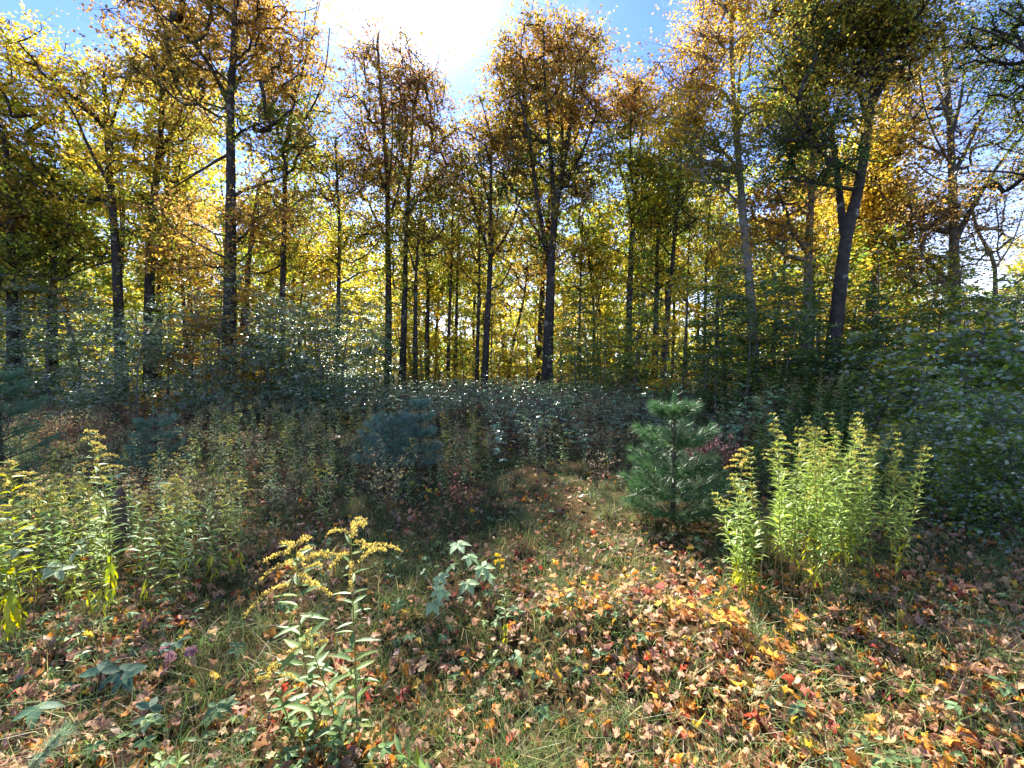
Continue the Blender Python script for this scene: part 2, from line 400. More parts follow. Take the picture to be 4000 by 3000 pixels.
BARK, PALE, GREY = (.036, .031, .027), (.17, .16, .145), (.11, .10, .088)
def hero_tree(seed, label, Y, trunk, r0, forks, blobs, ncl, per, size=.14, bark=BARK, spread=.5, shape=KITE, name='maple_tree', cat='tree', group=None, flat=.5, dY=1.0, sag=.35):
    r = np.random.default_rng(seed)
    def path(pts, y0, wob):
        out = []; y = y0
        for i, (u, v) in enumerate(pts):
            out.append(V(u, v, y)); y += r.normal(0, wob)
        return out
    p = path(trunk, Y, .12); b = p[0].copy(); b[2] = hgt(b[0], b[1]) - .05
    if p[0][2] > b[2] + .6: p = [b] + p
    else: p[0] = b
    tr = [p]
    for fk in forks:
        y0 = Y + r.normal(0, .1); q = [V(fk[0][0], fk[0][1], y0)]; y = y0; s = r.choice([-1, 1]) * dY * .35
        for (u, v) in fk[1:]: y += s; q.append(V(u, v, y))
        tr.append(q)
    cs, pal = [], []
    if seed not in (39, 40, 41, 37): blobs = list(blobs) + [(trunk[1][0] + r.normal(0, 25), 540, 75, 110, .13, ['ygreen', 'green', 'gold']), (trunk[-1][0], (trunk[-1][1] + 560) / 2, 70, 120, .25, [blobs[0][5][0], 'ygreen', 'olive'])]
    wts = np.array([b_[2] * b_[3] * b_[4] for b_ in blobs], float); wts /= wts.sum()
    for b_, w in zip(blobs, wts):
        n = max(3, int(round(1.9 * ncl * w))); c0 = V(b_[0], b_[1], Y); rx = max(.3, b_[2] / K / F * Y - .1); rz = max(.25, b_[3] / K / F * Y)
        d = unit(r.normal(0, 1, (n, 3))) * (r.uniform(0, 1, (n, 1)) ** .6) * 1.25
        cs.append(c0 + d * [rx, min(max(rx, 1.0), 3.2), rz]); ps = b_[5]
        pal += [(ps[r.integers(0, len(ps))], ps[r.integers(0, len(ps))]) for _ in range(n)]
    cs = np.concatenate(cs); cs += r.normal(0, .12, cs.shape); keep = cs[:, 2] > 1.2; cs = cs[keep]; pal = [q for q, k in zip(pal, keep) if k]
    P, rad, ch, own = grow(r, tr, r0, cs, sag=sag)
    lg, ends, rep = crown_leaves(r, cs, pal, int(per * (.5 if Y < 13 else .23 if seed in (18, 19, 20, 21, 24, 25) else .31)), spread, size * (.62 if Y < 13 else .80), shape, flat)
    root = rootof(name, b + [0, 0, .05], label, cat, group)
    assemble(root, b + [0, 0, .05], P, rad, ch, own, r, bark, lg, ends, rep, cs)
    return root

Yg, Og, Bg = ['yellow', 'gold', 'ygreen'], ['orange', 'gold', 'ygreen'], ['brown', 'gold', 'orange', 'olive']
GY, DG, MX = ['ygreen', 'green', 'yellow'], ['green', 'dgreen', 'olive'], ['green', 'olive', 'brown', 'ygreen']
MV = ['mauve', 'brown', 'gold', 'olive']
HEROES = [
 (11, 'old maple near the left edge with a forked dark trunk and long level limbs', 15, [(262, 800), (250, 520), (236, 370), (228, 230), (224, 160)], .20,
  [[(252, 470), (215, 420), (150, 330), (60, 290), (-20, 300)], [(240, 400), (195, 330), (160, 240), (120, 190)], [(232, 300), (262, 200), (290, 130)], [(256, 560), (180, 580), (100, 620)]],
  [(80, 150, 100, 80, 1.2, ['yellow', 'gold', 'ygreen']), (40, 300, 110, 70, 1.0, Og), (190, 220, 80, 80, .9, Og), (120, 420, 130, 60, .9, GY), (60, 520, 110, 60, .8, GY), (270, 330, 60, 90, .6, Yg)], 150, 170),
 (12, 'twin-stemmed maple, the left stem of the pair standing closer', 16, [(322, 860), (322, 600), (330, 450), (345, 320), (352, 200), (356, 120)], .22,
  [[(330, 460), (300, 420), (255, 390)], [(352, 210), (330, 120), (310, 60)], [(340, 340), (390, 250), (420, 180)]],
  [(350, 160, 80, 80, .9, ['gold', 'olive', 'brown']), (400, 300, 70, 60, .5, ['gold', 'olive']), (300, 420, 70, 60, .5, Yg), (380, 520, 80, 50, .8, ['gold', 'brown', 'ygreen'])], 100, 160),
 (13, 'thin dark maple leaning right just behind the twin-stemmed maple', 18, [(340, 840), (345, 600), (355, 450), (368, 300), (372, 200)], .15,
  [[(355, 430), (390, 350), (410, 250)]], [(375, 230, 60, 70, .7, Yg), (350, 500, 60, 50, .6, Yg), (420, 420, 50, 60, .6, Yg)], 60, 150),
 (14, 'largest spreading maple on the left with bronze crown cut off by the top', 14.5, [(493, 850), (497, 620), (499, 400), (497, 215), (505, 120), (508, 20)], .27,
  [[(495, 225), (455, 140), (400, 70), (330, 20), (300, -40)], [(498, 215), (530, 140), (580, 90), (620, 20)], [(497, 240), (440, 220), (380, 210)], [(500, 300), (540, 270), (600, 260)], [(500, 420), (560, 400), (620, 380)], [(496, 330), (400, 390), (350, 420)]],
  [(400, 40, 150, 90, 1.2, Bg), (560, 20, 130, 90, .9, Bg), (610, 140, 80, 70, .9, ['orange', 'brown', 'gold']), (420, 170, 120, 60, .8, ['brown', 'olive', 'gold']), (590, 260, 90, 60, .7, ['olive', 'green', 'brown']), (380, -90, 150, 80, 1, Bg), (520, 470, 140, 50, .8, ['orange', 'brown', 'gold']), (440, 560, 100, 50, .6, ['gold', 'brown'])], 290, 170),
 (15, 'crooked dark tree with a broken elbow bend beside the bronze maple', 18, [(528, 820), (532, 620), (548, 470), (560, 395), (568, 372), (600, 362), (640, 350)], .15,
  [[(548, 480), (520, 440), (500, 400)]], [(630, 330, 50, 50, .6, ['olive', 'green']), (560, 470, 50, 40, .6, ['orange', 'gold'])], 40, 140),
 (16, 'slim maple left of the sun with bare twigs showing over its crown', 17, [(607, 840), (610, 650), (614, 500), (617, 330), (628, 240), (650, 160), (680, 60)], .15,
  [[(614, 460), (660, 420), (710, 400)], [(617, 330), (590, 260), (570, 200)], [(622, 300), (680, 230), (705, 150), (712, 60)], [(628, 250), (650, 120), (662, 10)]],
  [(620, 230, 85, 70, .9, ['olive', 'gold', 'green']), (650, 330, 80, 50, .7, ['olive', 'gold']), (590, 420, 60, 50, .6, ['olive', 'gold', 'brown']), (660, 130, 50, 60, .25, ['gold', 'brown'])], 90, 130),
 (17, 'spindly little yellow maple between two taller trunks left of centre', 19, [(645, 830), (646, 700), (655, 600), (665, 540)], .09,
  [[(655, 600), (630, 560), (610, 540)], [(655, 600), (690, 560), (720, 550)]], [(640, 540, 80, 40, .9, Yg), (700, 560, 50, 40, .7, Yg), (620, 640, 60, 40, .6, ['gold', 'ygreen'])], 55, 150),
 (18, 'slender thin-crowned maple standing in the bright gap under the sun', 17, [(728, 830), (731, 650), (734, 480), (728, 380), (724, 300)], .11,
  [[(734, 560), (770, 520), (795, 500)], [(732, 460), (705, 400), (690, 350)]], [(735, 350, 60, 70, .5, ['olive', 'gold']), (700, 430, 60, 40, .5, ['olive', 'brown']), (760, 520, 60, 50, .9, Yg), (700, 560, 60, 40, .8, Yg)], 70, 130),
 (19, 'tall straight maple whose purple-brown top stands right below the sun', 18, [(838, 870), (840, 650), (837, 480), (838, 400), (830, 300), (822, 180), (815, 90)], .17,
  [[(838, 420), (800, 330), (775, 230), (765, 120)], [(838, 410), (850, 300), (845, 180)], [(838, 520), (810, 470), (790, 420)], [(838, 480), (865, 400), (870, 330)]],
  [(800, 125, 50, 80, .7, MV), (795, 250, 75, 70, .8, MV), (850, 190, 60, 70, .9, MV), (785, 370, 75, 70, 1.0, ['olive', 'brown', 'gold']), (840, 360, 70, 60, .9, ['olive', 'mauve', 'gold']), (810, 480, 80, 50, .6, ['olive', 'gold'])], 170, 180),
 (20, 'dark maple with upswept limbs and mauve-brown crown right of the sun tree', 18, [(868, 870), (874, 650), (877, 500), (883, 400), (890, 300), (893, 200)], .17,
  [[(879, 470), (915, 400), (935, 300), (940, 200)], [(883, 400), (860, 320), (865, 220)], [(884, 380), (910, 290), (915, 180)], [(878, 440), (945, 390), (985, 330)]],
  [(900, 170, 65, 75, 1.2, MV), (930, 260, 60, 70, 1.0, MV), (870, 290, 50, 70, .9, MV), (950, 330, 50, 50, .9, ['mauve', 'olive', 'brown']), (920, 400, 80, 50, 1.0, ['orange', 'brown', 'olive']), (890, 500, 70, 45, .7, ['gold', 'olive'])], 165, 180),
 (21, 'short forked tree close to the right of the mauve-crowned maple', 17, [(897, 860), (897, 700), (898, 590), (902, 540), (905, 470)], .13,
  [[(899, 590), (880, 530), (870, 480)], [(900, 570), (925, 520), (950, 490)]], [(900, 470, 60, 40, .6, ['olive', 'gold']), (940, 520, 50, 40, .6, Yg), (880, 620, 40, 30, .3, GY)], 45, 140),
 (22, 'thin left stem of the close pair of poles left of the central maple', 20, [(967, 810), (970, 700), (975, 590), (977, 480), (980, 400)], .10,
  [[(977, 520), (950, 460), (940, 400)]], [(975, 430, 50, 50, .6, ['gold', 'orange', 'olive']), (965, 560, 40, 40, .5, Yg)], 40, 140),
 (23, 'thin right stem of the close pair of poles left of the central maple', 21, [(984, 800), (986, 690), (988, 580), (990, 470), (1000, 380)], .11,
  [[(988, 540), (1010, 480), (1020, 420)]], [(1000, 440, 50, 50, .6, ['gold', 'olive']), (990, 560, 40, 40, .5, Yg)], 40, 140),
 (24, 'narrow dark pole standing against the many-stemmed maple', 18.5, [(1029, 860), (1032, 720), (1036, 600), (1035, 500), (1040, 420)], .11,
  [], [(1035, 470, 45, 50, .6, ['brown', 'olive']), (1010, 570, 50, 30, .5, ['gold', 'orange'])], 35, 140),
 (25, 'maple splitting into many upright stems left of the central maple', 18, [(1045, 860), (1051, 720), (1058, 600), (1060, 530), (1060, 400), (1062, 300)], .18,
  [[(1060, 560), (1030, 470), (1010, 380), (1000, 300)], [(1060, 540), (1080, 440), (1090, 340)], [(1059, 560), (1100, 500), (1125, 430)], [(1060, 450), (1040, 380), (1035, 300)]],
  [(1030, 300, 60, 50, 1.1, ['brown', 'olive', 'gold']), (1085, 300, 50, 60, .9, ['brown', 'olive', 'gold']), (1000, 380, 50, 50, .8, MX), (1070, 410, 65, 60, .8, ['olive', 'brown', 'dgreen']), (1100, 520, 60, 40, .5, ['olive', 'gold'])], 130, 180),
 (26, 'broad central maple with thick trunk forking low and high bronze crown', 17.5, [(1180, 870), (1184, 740), (1190, 600), (1190, 560), (1200, 450), (1215, 370), (1235, 250), (1245, 130)], .26,
  [[(1188, 590), (1170, 480), (1155, 400), (1150, 330), (1120, 200)], [(1196, 500), (1195, 380), (1180, 250), (1175, 120)], [(1206, 420), (1260, 330), (1290, 240)], [(1190, 560), (1140, 460), (1090, 420)], [(1213, 380), (1215, 250), (1210, 100)]],
  [(1190, 110, 90, 65, 1.1, Bg), (1110, 160, 60, 60, 1.0, Bg), (1255, 130, 50, 60, .8, Bg), (1110, 260, 80, 60, .9, Bg), (1210, 240, 95, 60, 1.0, Bg), (1290, 230, 40, 60, .5, ['orange', 'brown']), (1130, 370, 90, 50, .8, ['brown', 'olive', 'dgreen']), (1240, 380, 80, 50, .7, ['olive', 'ygreen', 'brown']), (1160, 500, 80, 40, .6, ['orange', 'olive'])], 300, 185),
 (27, 'curved slim tree bowing right behind the low fork of the central maple', 20, [(1098, 830), (1103, 760), (1122, 690), (1135, 630), (1140, 560)], .10,
  [], [(1140, 590, 50, 40, .8, ['orange', 'gold']), (1100, 640, 50, 40, .6, Yg)], 35, 140),
 (28, 'thin straight pole right of the central maple under yellow leaves', 21, [(1251, 780), (1252, 680), (1255, 580), (1258, 480)], .10,
  [], [(1255, 560, 60, 40, .9, ['orange', 'gold', 'yellow']), (1270, 450, 50, 50, .6, GY)], 45, 150),
 (29, 'small V-shaped tree with two upswept stems right of the central maple', 21, [(1283, 760), (1284, 700), (1280, 630), (1272, 560)], .12,
  [[(1284, 690), (1300, 620), (1315, 560)]], [(1290, 560, 60, 50, .9, GY), (1270, 640, 40, 30, .4, Yg)], 50, 150),
 (30, 'straight dark maple with orange top and lime lower crown right of centre', 18, [(1355, 800), (1360, 640), (1364, 520), (1366, 460), (1378, 360), (1390, 250)], .19,
  [[(1365, 470), (1350, 400), (1330, 330), (1310, 250)], [(1366, 450), (1400, 380), (1420, 300)], [(1368, 420), (1360, 320), (1365, 220)]],
  [(1350, 220, 70, 50, 1.1, ['orange', 'brown', 'gold']), (1400, 230, 50, 50, 1.0, ['orange', 'gold']), (1340, 320, 60, 50, .8, ['ygreen', 'olive', 'green']), (1400, 350, 60, 60, .8, GY), (1370, 440, 70, 40, .6, GY)], 150, 180),
 (31, 'dark green-crowned maple just left of the long leaning pole', 18.5, [(1414, 800), (1418, 650), (1420, 540), (1422, 470), (1425, 380)], .18,
  [[(1421, 500), (1400, 430), (1385, 380)], [(1421, 490), (1450, 430), (1470, 390)]],
  [(1425, 380, 60, 60, .9, ['green', 'ygreen']), (1400, 470, 60, 50, .8, GY), (1450, 450, 50, 50, .7, ['green', 'dgreen']), (1420, 590, 60, 60, .5, DG)], 110, 180),
 (32, 'long pole leaning right across the dark green-crowned maple', 17, [(1432, 790), (1440, 700), (1450, 600), (1462, 450), (1472, 330), (1480, 250)], .14,
  [[(1460, 470), (1490, 400), (1510, 350)]], [(1470, 280, 60, 70, .9, ['olive', 'gold', 'green']), (1500, 370, 40, 40, .6, GY)], 70, 160),
 (33, 'first of two thin poles between the leaning pole and the pale-barked tree', 20, [(1482, 760), (1484, 640), (1488, 540), (1492, 430)], .09,
  [], [(1490, 470, 50, 50, .7, ['olive', 'gold']), (1480, 590, 40, 40, .6, Yg)], 40, 140),
 (34, 'thin pole hidden to half its height by dark bushes left of pale trunk', 20, [(1522, 760), (1524, 600), (1530, 480), (1538, 400)], .10,
  [[(1526, 560), (1550, 500), (1570, 450)]], [(1535, 440, 50, 50, .8, ['orange', 'gold', 'olive']), (1540, 540, 60, 40, .8, ['orange', 'gold'])], 50, 140),
 (35, 'pale grey-barked tree with golden leaves in tufts on a long bare trunk', 12.5, [(1628, 760), (1620, 620), (1610, 520), (1600, 400), (1590, 280), (1582, 180), (1580, 80), (1578, -40)], .16,
  [[(1596, 340), (1594, 200), (1602, 100), (1608, 0)], [(1586, 220), (1540, 180), (1500, 110), (1470, 90)], [(1580, 130), (1540, 60), (1500, 20)], [(1605, 450), (1560, 400), (1500, 390)], [(1600, 380), (1570, 330), (1520, 300)]],
  [(1560, 10, 70, 60, .8, ['gold', 'orange', 'yellow']), (1490, 180, 60, 50, .9, ['gold', 'orange']), (1500, 100, 50, 50, .4, ['gold', 'brown']), (1620, 80, 50, 60, .5, ['gold', 'yellow']), (1490, 250, 60, 40, .9, ['gold', 'yellow']), (1510, 330, 70, 40, .8, ['olive', 'green', 'gold']), (1560, 390, 60, 30, .6, ['olive', 'green']), (1640, 250, 50, 60, .4, ['gold', 'ygreen'])], 150, 150, .12, PALE),
 (36, 'grey trunk standing between the pale tree and the dark forked maple', 13, [(1742, 760), (1745, 600), (1750, 450), (1757, 330), (1766, 220), (1768, 120), (1750, -20)], .16,
  [[(1766, 230), (1800, 150), (1820, 60)], [(1757, 330), (1720, 300), (1690, 290)], [(1766, 190), (1735, 120), (1700, 90)]],
  [(1720, 160, 70, 60, 1.0, ['green', 'dgreen', 'olive']), (1690, 250, 70, 50, 1.0, ['green', 'olive', 'gold']), (1740, 40, 90, 70, .8, ['gold', 'green', 'olive']), (1700, 420, 90, 50, .8, ['orange', 'gold']), (1690, 500, 90, 40, .7, ['gold', 'orange'])], 170, 165, .12, GREY),
 (37, 'big near-black maple forking low into a wide V on the right', 9.5, [(1796, 800), (1803, 720), (1815, 620), (1825, 520), (1850, 430), (1868, 330), (1885, 200), (1897, 80), (1902, -60)], .19,
  [[(1824, 530), (1815, 430), (1803, 330), (1785, 240), (1765, 140), (1750, 20), (1735, -60)], [(1876, 270), (1850, 180), (1835, 80), (1830, -20)], [(1880, 240), (1920, 150), (1960, 60)], [(1808, 360), (1740, 300), (1700, 240)], [(1806, 390), (1760, 400), (1710, 360)]],
  [(1860, 60, 110, 90, 1.0, ['green', 'olive', 'gold', 'ygreen']), (1930, 90, 70, 90, 1.1, ['olive', 'green', 'gold']), (1760, 100, 80, 80, .8, ['dgreen', 'olive', 'gold']), (1720, 300, 70, 40, .9, ['dgreen', 'olive']), (1800, 260, 70, 60, .6, ['yellow', 'green', 'gold']), (1760, 385, 80, 25, .7, ['dgreen', 'green']), (1830, -90, 160, 60, .9, ['olive', 'green', 'gold'])], 270, 160, .10),
 (38, 'leafy yellow maple standing right behind the dark forked maple', 14, [(1884, 760), (1888, 620), (1890, 450), (1902, 330), (1914, 200), (1925, 100)], .18,
  [[(1890, 480), (1872, 400), (1868, 320)], [(1902, 330), (1930, 260), (1950, 200)], [(1890, 460), (1930, 400), (1975, 360)]],
  [(1910, 320, 60, 80, 1.0, ['yellow', 'gold']), (1920, 450, 80, 50, 1.0, ['yellow', 'gold']), (1850, 430, 80, 50, .9, ['yellow', 'gold']), (1880, 560, 100, 50, .8, GY), (1940, 200, 50, 60, .5, ['gold', 'orange'])], 190, 170, .13),
 (39, 'tall nearly leafless maple with upswept twigs near the right edge', 12, [(2062, 760), (2062, 600), (2060, 450), (2054, 300), (2046, 180), (2035, 60)], .17,
  [[(2058, 380), (2090, 320), (2130, 230), (2170, 150)], [(2057, 360), (2020, 300), (1995, 230), (1985, 160)], [(2062, 520), (2110, 430), (2160, 350), (2212, 290)], [(2054, 300), (2080, 200), (2085, 90)], [(2052, 260), (2020, 180), (2010, 80)], [(2060, 400), (2010, 380), (1975, 350)]],
  [(2040, 150, 110, 110, .35, ['brown', 'gold', 'olive']), (2090, 300, 80, 60, .4, ['orange', 'brown']), (2000, 450, 70, 50, .8, ['orange', 'brown', 'olive']), (2060, 470, 80, 50, .6, ['orange', 'brown']), (2020, 580, 80, 40, .9, ['orange', 'ygreen', 'olive'])], 150, 90, .11, GREY),
 (40, 'bare twiggy little tree against the sky at the right edge', 13, [(2150, 760), (2150, 600), (2148, 560), (2110, 500), (2095, 430)], .10,
  [[(2150, 580), (2190, 520), (2212, 450)], [(2149, 570), (2160, 500), (2150, 440)]], [(2150, 490, 70, 50, .5, ['brown', 'olive']), (2170, 650, 60, 40, 1.2, DG)], 60, 14, .10, GREY),
 (41, 'maple outside the right edge reaching dark leafy boughs into view', 9.5, [(2330, 900), (2330, 500), (2320, 200), (2310, 0)], .2,
  [[(2325, 200), (2240, 130), (2150, 70), (2100, 60)], [(2330, 450), (2260, 390), (2180, 370), (2120, 370)], [(2320, 120), (2230, 60), (2160, 20)]],
  [(2160, 60, 80, 50, .7, ['dgreen', 'green', 'olive']), (2190, 380, 60, 22, 1.0, ['dgreen', 'olive', 'orange']), (2200, 150, 60, 40, .5, ['dgreen', 'green']), (2290, 200, 80, 150, .6, ['green', 'olive'])], 110, 130, .10),
 (42, 'stout dark trunk wrapped in leaves, second from the left edge', 15, [(112, 820), (114, 650), (118, 520), (120, 400)], .22,
  [[(118, 500), (70, 430), (30, 400)]], [(100, 380, 90, 70, .9, GY), (40, 460, 80, 60, .8, ['orange', 'ygreen', 'olive']), (170, 500, 70, 60, .8, GY), (90, 620, 110, 50, .8, ['olive', 'green', 'gold'])], 130, 170),
 (43, 'leftmost dark trunk half hidden by green understorey leaves', 14, [(30, 830), (28, 690), (24, 560), (20, 430), (10, 300)], .22,
  [[(24, 520), (-20, 440), (-60, 380)]], [(0, 420, 90, 80, .9, ['orange', 'olive', 'ygreen']), (0, 570, 90, 60, .9, ['olive', 'green']), (-60, 250, 90, 90, .9, Og), (20, 200, 60, 60, .8, ['yellow', 'ygreen'])], 130, 170),
 (44, 'thin curved trunk between the twin maple and the bronze maple', 18, [(402, 800), (400, 690), (392, 600), (384, 540), (380, 470)], .13,
  [], [(390, 500, 70, 50, .9, ['yellow', 'ygreen', 'gold']), (430, 600, 70, 40, .8, Yg), (380, 620, 50, 40, .6, Yg)], 60, 150),
]
for h in HEROES: hero_tree(*h)

# ------------------------------------------------------------------ deeper wood: shared meshes
def variant_tree(seed, Ht, rc, pals, r0, ncl, per, size, leaflow=.35):
    r = np.random.default_rng(seed); x, y = 0, 0; p = [(0, 0, -.1)]
    for i in range(1, 7): x += r.normal(0, .16); y += r.normal(0, .16); p.append((x, y, Ht * .93 * i / 6))
    f = []
    for k in range(3):
        z = Ht * r.uniform(.35, .6); a = r.uniform(0, 6.28); b = np.array([np.interp(z, [q[2] for q in p], [q[i] for q in p]) for i in (0, 1)] + [z])
        f.append([b, b + [math.cos(a) * rc * .4, math.sin(a) * rc * .4, Ht * .18], b + [math.cos(a) * rc * .6, math.sin(a) * rc * .6, Ht * .34]])
    d = unit(r.normal(0, 1, (ncl, 3))) * (r.uniform(0, 1, (ncl, 1)) ** .4)
    cs = np.array([0, 0, Ht * (leaflow + 1) / 2]) + d * [rc, rc, Ht * (1 - leaflow) / 2]
    P, rad, ch, own = grow(r, [p] + f, r0, cs, twig=.011)
    pal = [(pals[r.integers(0, len(pals))], pals[r.integers(0, len(pals))]) for _ in cs]
    lg, ends, rep = crown_leaves(r, cs, pal, per, .6, size, KITE, .4)
    tr, br = Geo(), Geo()
    for k, c in enumerate(ch):
        (tr if k == 0 else br).tube(P[c], rad[c], 7 if k == 0 else 3, np.array(BARK))
    return tr.mesh('trunk', M_BARK, True), br.mesh('branches', M_TWIG, True), lg.mesh('crown', M_CROWN)
VAR = [variant_tree(101, 13, 3.0, ['yellow', 'ygreen', 'green'], .13, 70, 88, .17, .22), variant_tree(102, 15, 3.0, ['ygreen', 'green'], .15, 70, 88, .17, .3),
       variant_tree(103, 12, 2.8, ['gold', 'ygreen', 'yellow'], .12, 70, 88, .17, .2), variant_tree(104, 14, 2.6, ['green', 'olive', 'ygreen'], .14, 65, 88, .17, .3),
       variant_tree(105, 9, 2.4, ['yellow', 'green', 'ygreen'], .08, 60, 85, .16, .12), variant_tree(106, 16, 2.2, ['ygreen', 'yellow'], .16, 55, 110, .18, .5)]
LBL = ['yellow-leaved maple deeper in the wood behind the front trunks', 'tall lime-green maple deeper in the wood behind the front trunks', 'golden orange maple deeper in the wood behind the front trunks',
       'green-leaved tree deeper in the wood behind the front trunks', 'low young yellow maple deeper in the wood among the trunks', 'long bare-trunked maple with high lime crown deeper in the wood']
GRP = ['yellow maples in the wood', 'lime-green maples in the wood', 'golden maples in the wood', 'green trees in the wood', 'young yellow maples in the wood', 'high-crowned maples in the wood']
r = np.random.default_rng(7)
pts = []
for row, (Y0, Y1, n) in enumerate([(22, 27, 24), (27, 34, 32), (34, 44, 40), (44, 60, 44)]):
    for i in range(n):
        Yd = r.uniform(Y0, Y1); u = (i + r.uniform(.1, .9)) / n * 2500 - 140; pts.append((u, Yd, row))
for (u, Yd, row) in pts:
    x = (u / K - 512) / F * Yd; right = u > 1200
    k = r.choice(6, p=[.2, .16, .14, .12, .24, .14] if not right else [.16, .12, .24, .12, .24, .12])
    sc = r.uniform(.85, 1.2)
    if u > 1950: sc *= .55
    ro = rootof('woodland_tree', (x, Yd, float(hgt(x, Yd))), LBL[k], 'tree', GRP[k], r.uniform(0, 6.28), sc)
    for nm, me in zip(('trunk', 'branches', 'crown'), VAR[k]): link(nm, me, ro)

# farthest wood: one mass nobody could count
g = Geo(); r = np.random.default_rng(8); n = 40000
x = r.uniform(-115, 115, n); y = r.uniform(62, 92, n)
topz = 9 + 2.5 * np.sin(x * .13) + 2 * np.sin(x * .31 + 1); topz = np.where(x > 60, topz * .5, topz)
z = r.uniform(0, 1, n) ** .9 * topz + .3
c = np.stack([x, y, z], 1); a = r.normal(0, 1, (n, 3)); nn = r.normal(0, .6, (n, 3)) + [0, 0, .6]
g.inst(KITE, c, unit(a), unit(nn), r.uniform(.5, .95, n), colours(r, ['yellow', 'ygreen', 'green', 'green'], n))
for i in range(130):
    xx, yy = r.uniform(-110, 110), r.uniform(60, 80); g.tube([(xx, yy, -.2), (xx + r.normal(0, .2), yy, 5), (xx + r.normal(0, .5), yy, 11)], [.18, .14, .05], 4, np.array(BARK))
link('far_woodland', g.mesh('far_woodland', M_CROWN), label='far yellow-green wood filling the gaps behind all trunks', cat='woodland', kind='stuff')

g = Geo(); r = np.random.default_rng(9)
for i in range(620):
    yy = r.uniform(20, 62); xx = r.uniform(-1.3, 1.3) * yy; hh = r.uniform(1.0, 4.2); k = 62; gz = float(hgt(xx, yy))
    d = unit(r.normal(0, 1, (k, 3))) * r.uniform(0, 1, (k, 1)) ** .4 * [1.3, 1.3, hh / 2]; c = d + [xx, yy, gz + hh / 2]; pn = [['yellow', 'ygreen'], ['green', 'ygreen'], ['gold', 'orange'], ['green', 'dgreen']][r.choice(4, p=[.35, .3, .15, .2])]
    g.inst(KITE, c, unit(r.normal(0, 1, (k, 3))), unit(r.normal(0, .6, (k, 3)) + [0, 0, .8]), r.uniform(.16, .32, k), colours(r, pn, k)); g.tube([(xx, yy, gz - .1), (xx + r.normal(0, .1), yy, gz + hh * .9)], [.02, .005], 3, np.array(BARK))
link('woodland_undergrowth', g.mesh('woodland_undergrowth', M_CROWN), label='low yellow and green undergrowth on the floor of the wood behind the trunks', cat='undergrowth', kind='stuff')

# ------------------------------------------------------------------ understorey saplings with level sprays
KITE2_ = (np.array([(0, 0, 0), (-.36, .42, .07), (0, 1, -.12), (.36, .42, .07), (0, .45, -.02)]), np.array([(0, 4, 1), (4, 2, 1), (0, 3, 4), (3, 2, 4)]))
def sapling_geo(seed, Ht, Wd, pals, nb=30, leaf=.1, dens=1.0, shape=KITE, top=.97, low=.08, droop=.15, flatn=.5):
    r = np.random.default_rng(seed); st, br, lf = Geo(), Geo(), Geo()
    p = smooth_path([(0, 0, -.05), (r.normal(0, .1), r.normal(0, .1), Ht * .4), (r.normal(0, .2), r.normal(0, .2), Ht)], .3)
    st.tube(p, np.linspace(.012 * Ht, .004, len(p)), 6, np.array(GREY))
    C, A, Nn = [], [], []
    for i in range(nb):
        t = low + (top - low) * ((i + r.uniform(0, 1)) / nb); b = p[min(len(p) - 1, int(t * len(p)))]
        az = r.uniform(0, 6.28); Lb = Wd / 2 * (1.05 - t * .75) * r.uniform(.65, 1.15); d = np.array([math.cos(az), math.sin(az), 0]); s = np.array([-d[1], d[0], 0])
        rise = r.uniform(-.05, .75) + .4 * max(0, t - .7); m = 7; tt = np.linspace(0, 1, m)[:, None]
        path = b + d * Lb * tt + np.array([0, 0, 1]) * (rise * Lb * tt - (rise + droop) * Lb * tt ** 2 * .8)
        br.tube(path, np.linspace(.012, .003, m), 3, np.array(GREY))
        nt2 = int(5 + Lb * 7)
        for j in range(nt2):
            q = .15 + .85 * j / nt2; o = np.array([np.interp(q, tt[:, 0], path[:, k]) for k in range(3)])
            Lt = Lb * .38 * (1.1 - q * .6) * r.uniform(.6, 1.2) + .08; sd_ = (1 if j % 2 else -1)
            dd = unit(d * .7 + s * sd_ * .8 + np.array([0, 0, r.normal(-.05, .25)])); k = max(3, int(Lt / leaf * 2.3 * dens))
            w = r.uniform(.1, 1, (k, 1)); C.append(o + dd * Lt * w + r.normal(0, .045, (k, 3))); A.append(dd + s * r.choice([-1, 1], (k, 1)) * .6 * 1.0 + d * .3 + r.normal(0, .2, (k, 3)))
            Nn.append(r.normal(0, flatn, (k, 3)) + [0, 0, 1])
    C, A, Nn = map(np.concatenate, (C, A, Nn))
    lf.inst(shape, C, unit(A), unit(Nn), leaf * r.uniform(.7, 1.25, len(C)), colours(r, pals, len(C), .2))
    return st, br, lf
def sap_meshes(matl, *a, **k):
    s, b, l = sapling_geo(*a, **k); return s.mesh('stem', M_BARK, True), b.mesh('branches', M_TWIG), l.mesh('leaves', matl)
S_BEECH = [sap_meshes(M_GLOSS, 201 + i, 3.8, 4.2, ['sgreen', 'pale', 'pale', 'green'], 36, .11, flatn=.32) for i in range(3)]  # pale share of the leaves paints silvery glints of light into their colour
S_BRZ = sap_meshes(M_GLOSS, 205, 3.4, 4.0, ['brown', 'gold', 'orange'], 26, .10)
S_DARK = [sap_meshes(M_GLOSS, 210 + i, 4.0, 3.2, [['green', 'sgreen', 'sgreen'], ['sgreen', 'green', 'green', 'olive']][i], 44, .085, dens=1.1, flatn=.5) for i in range(2)]
S_YEL = [sap_meshes(M_CROWN, 220 + i, 3.6, 2.6, p_, 34, .10, flatn=.5) for i, p_ in enumerate((['gold', 'yellow', 'ygreen'], ['yellow', 'ygreen'], ['ygreen', 'green', 'gold']))]
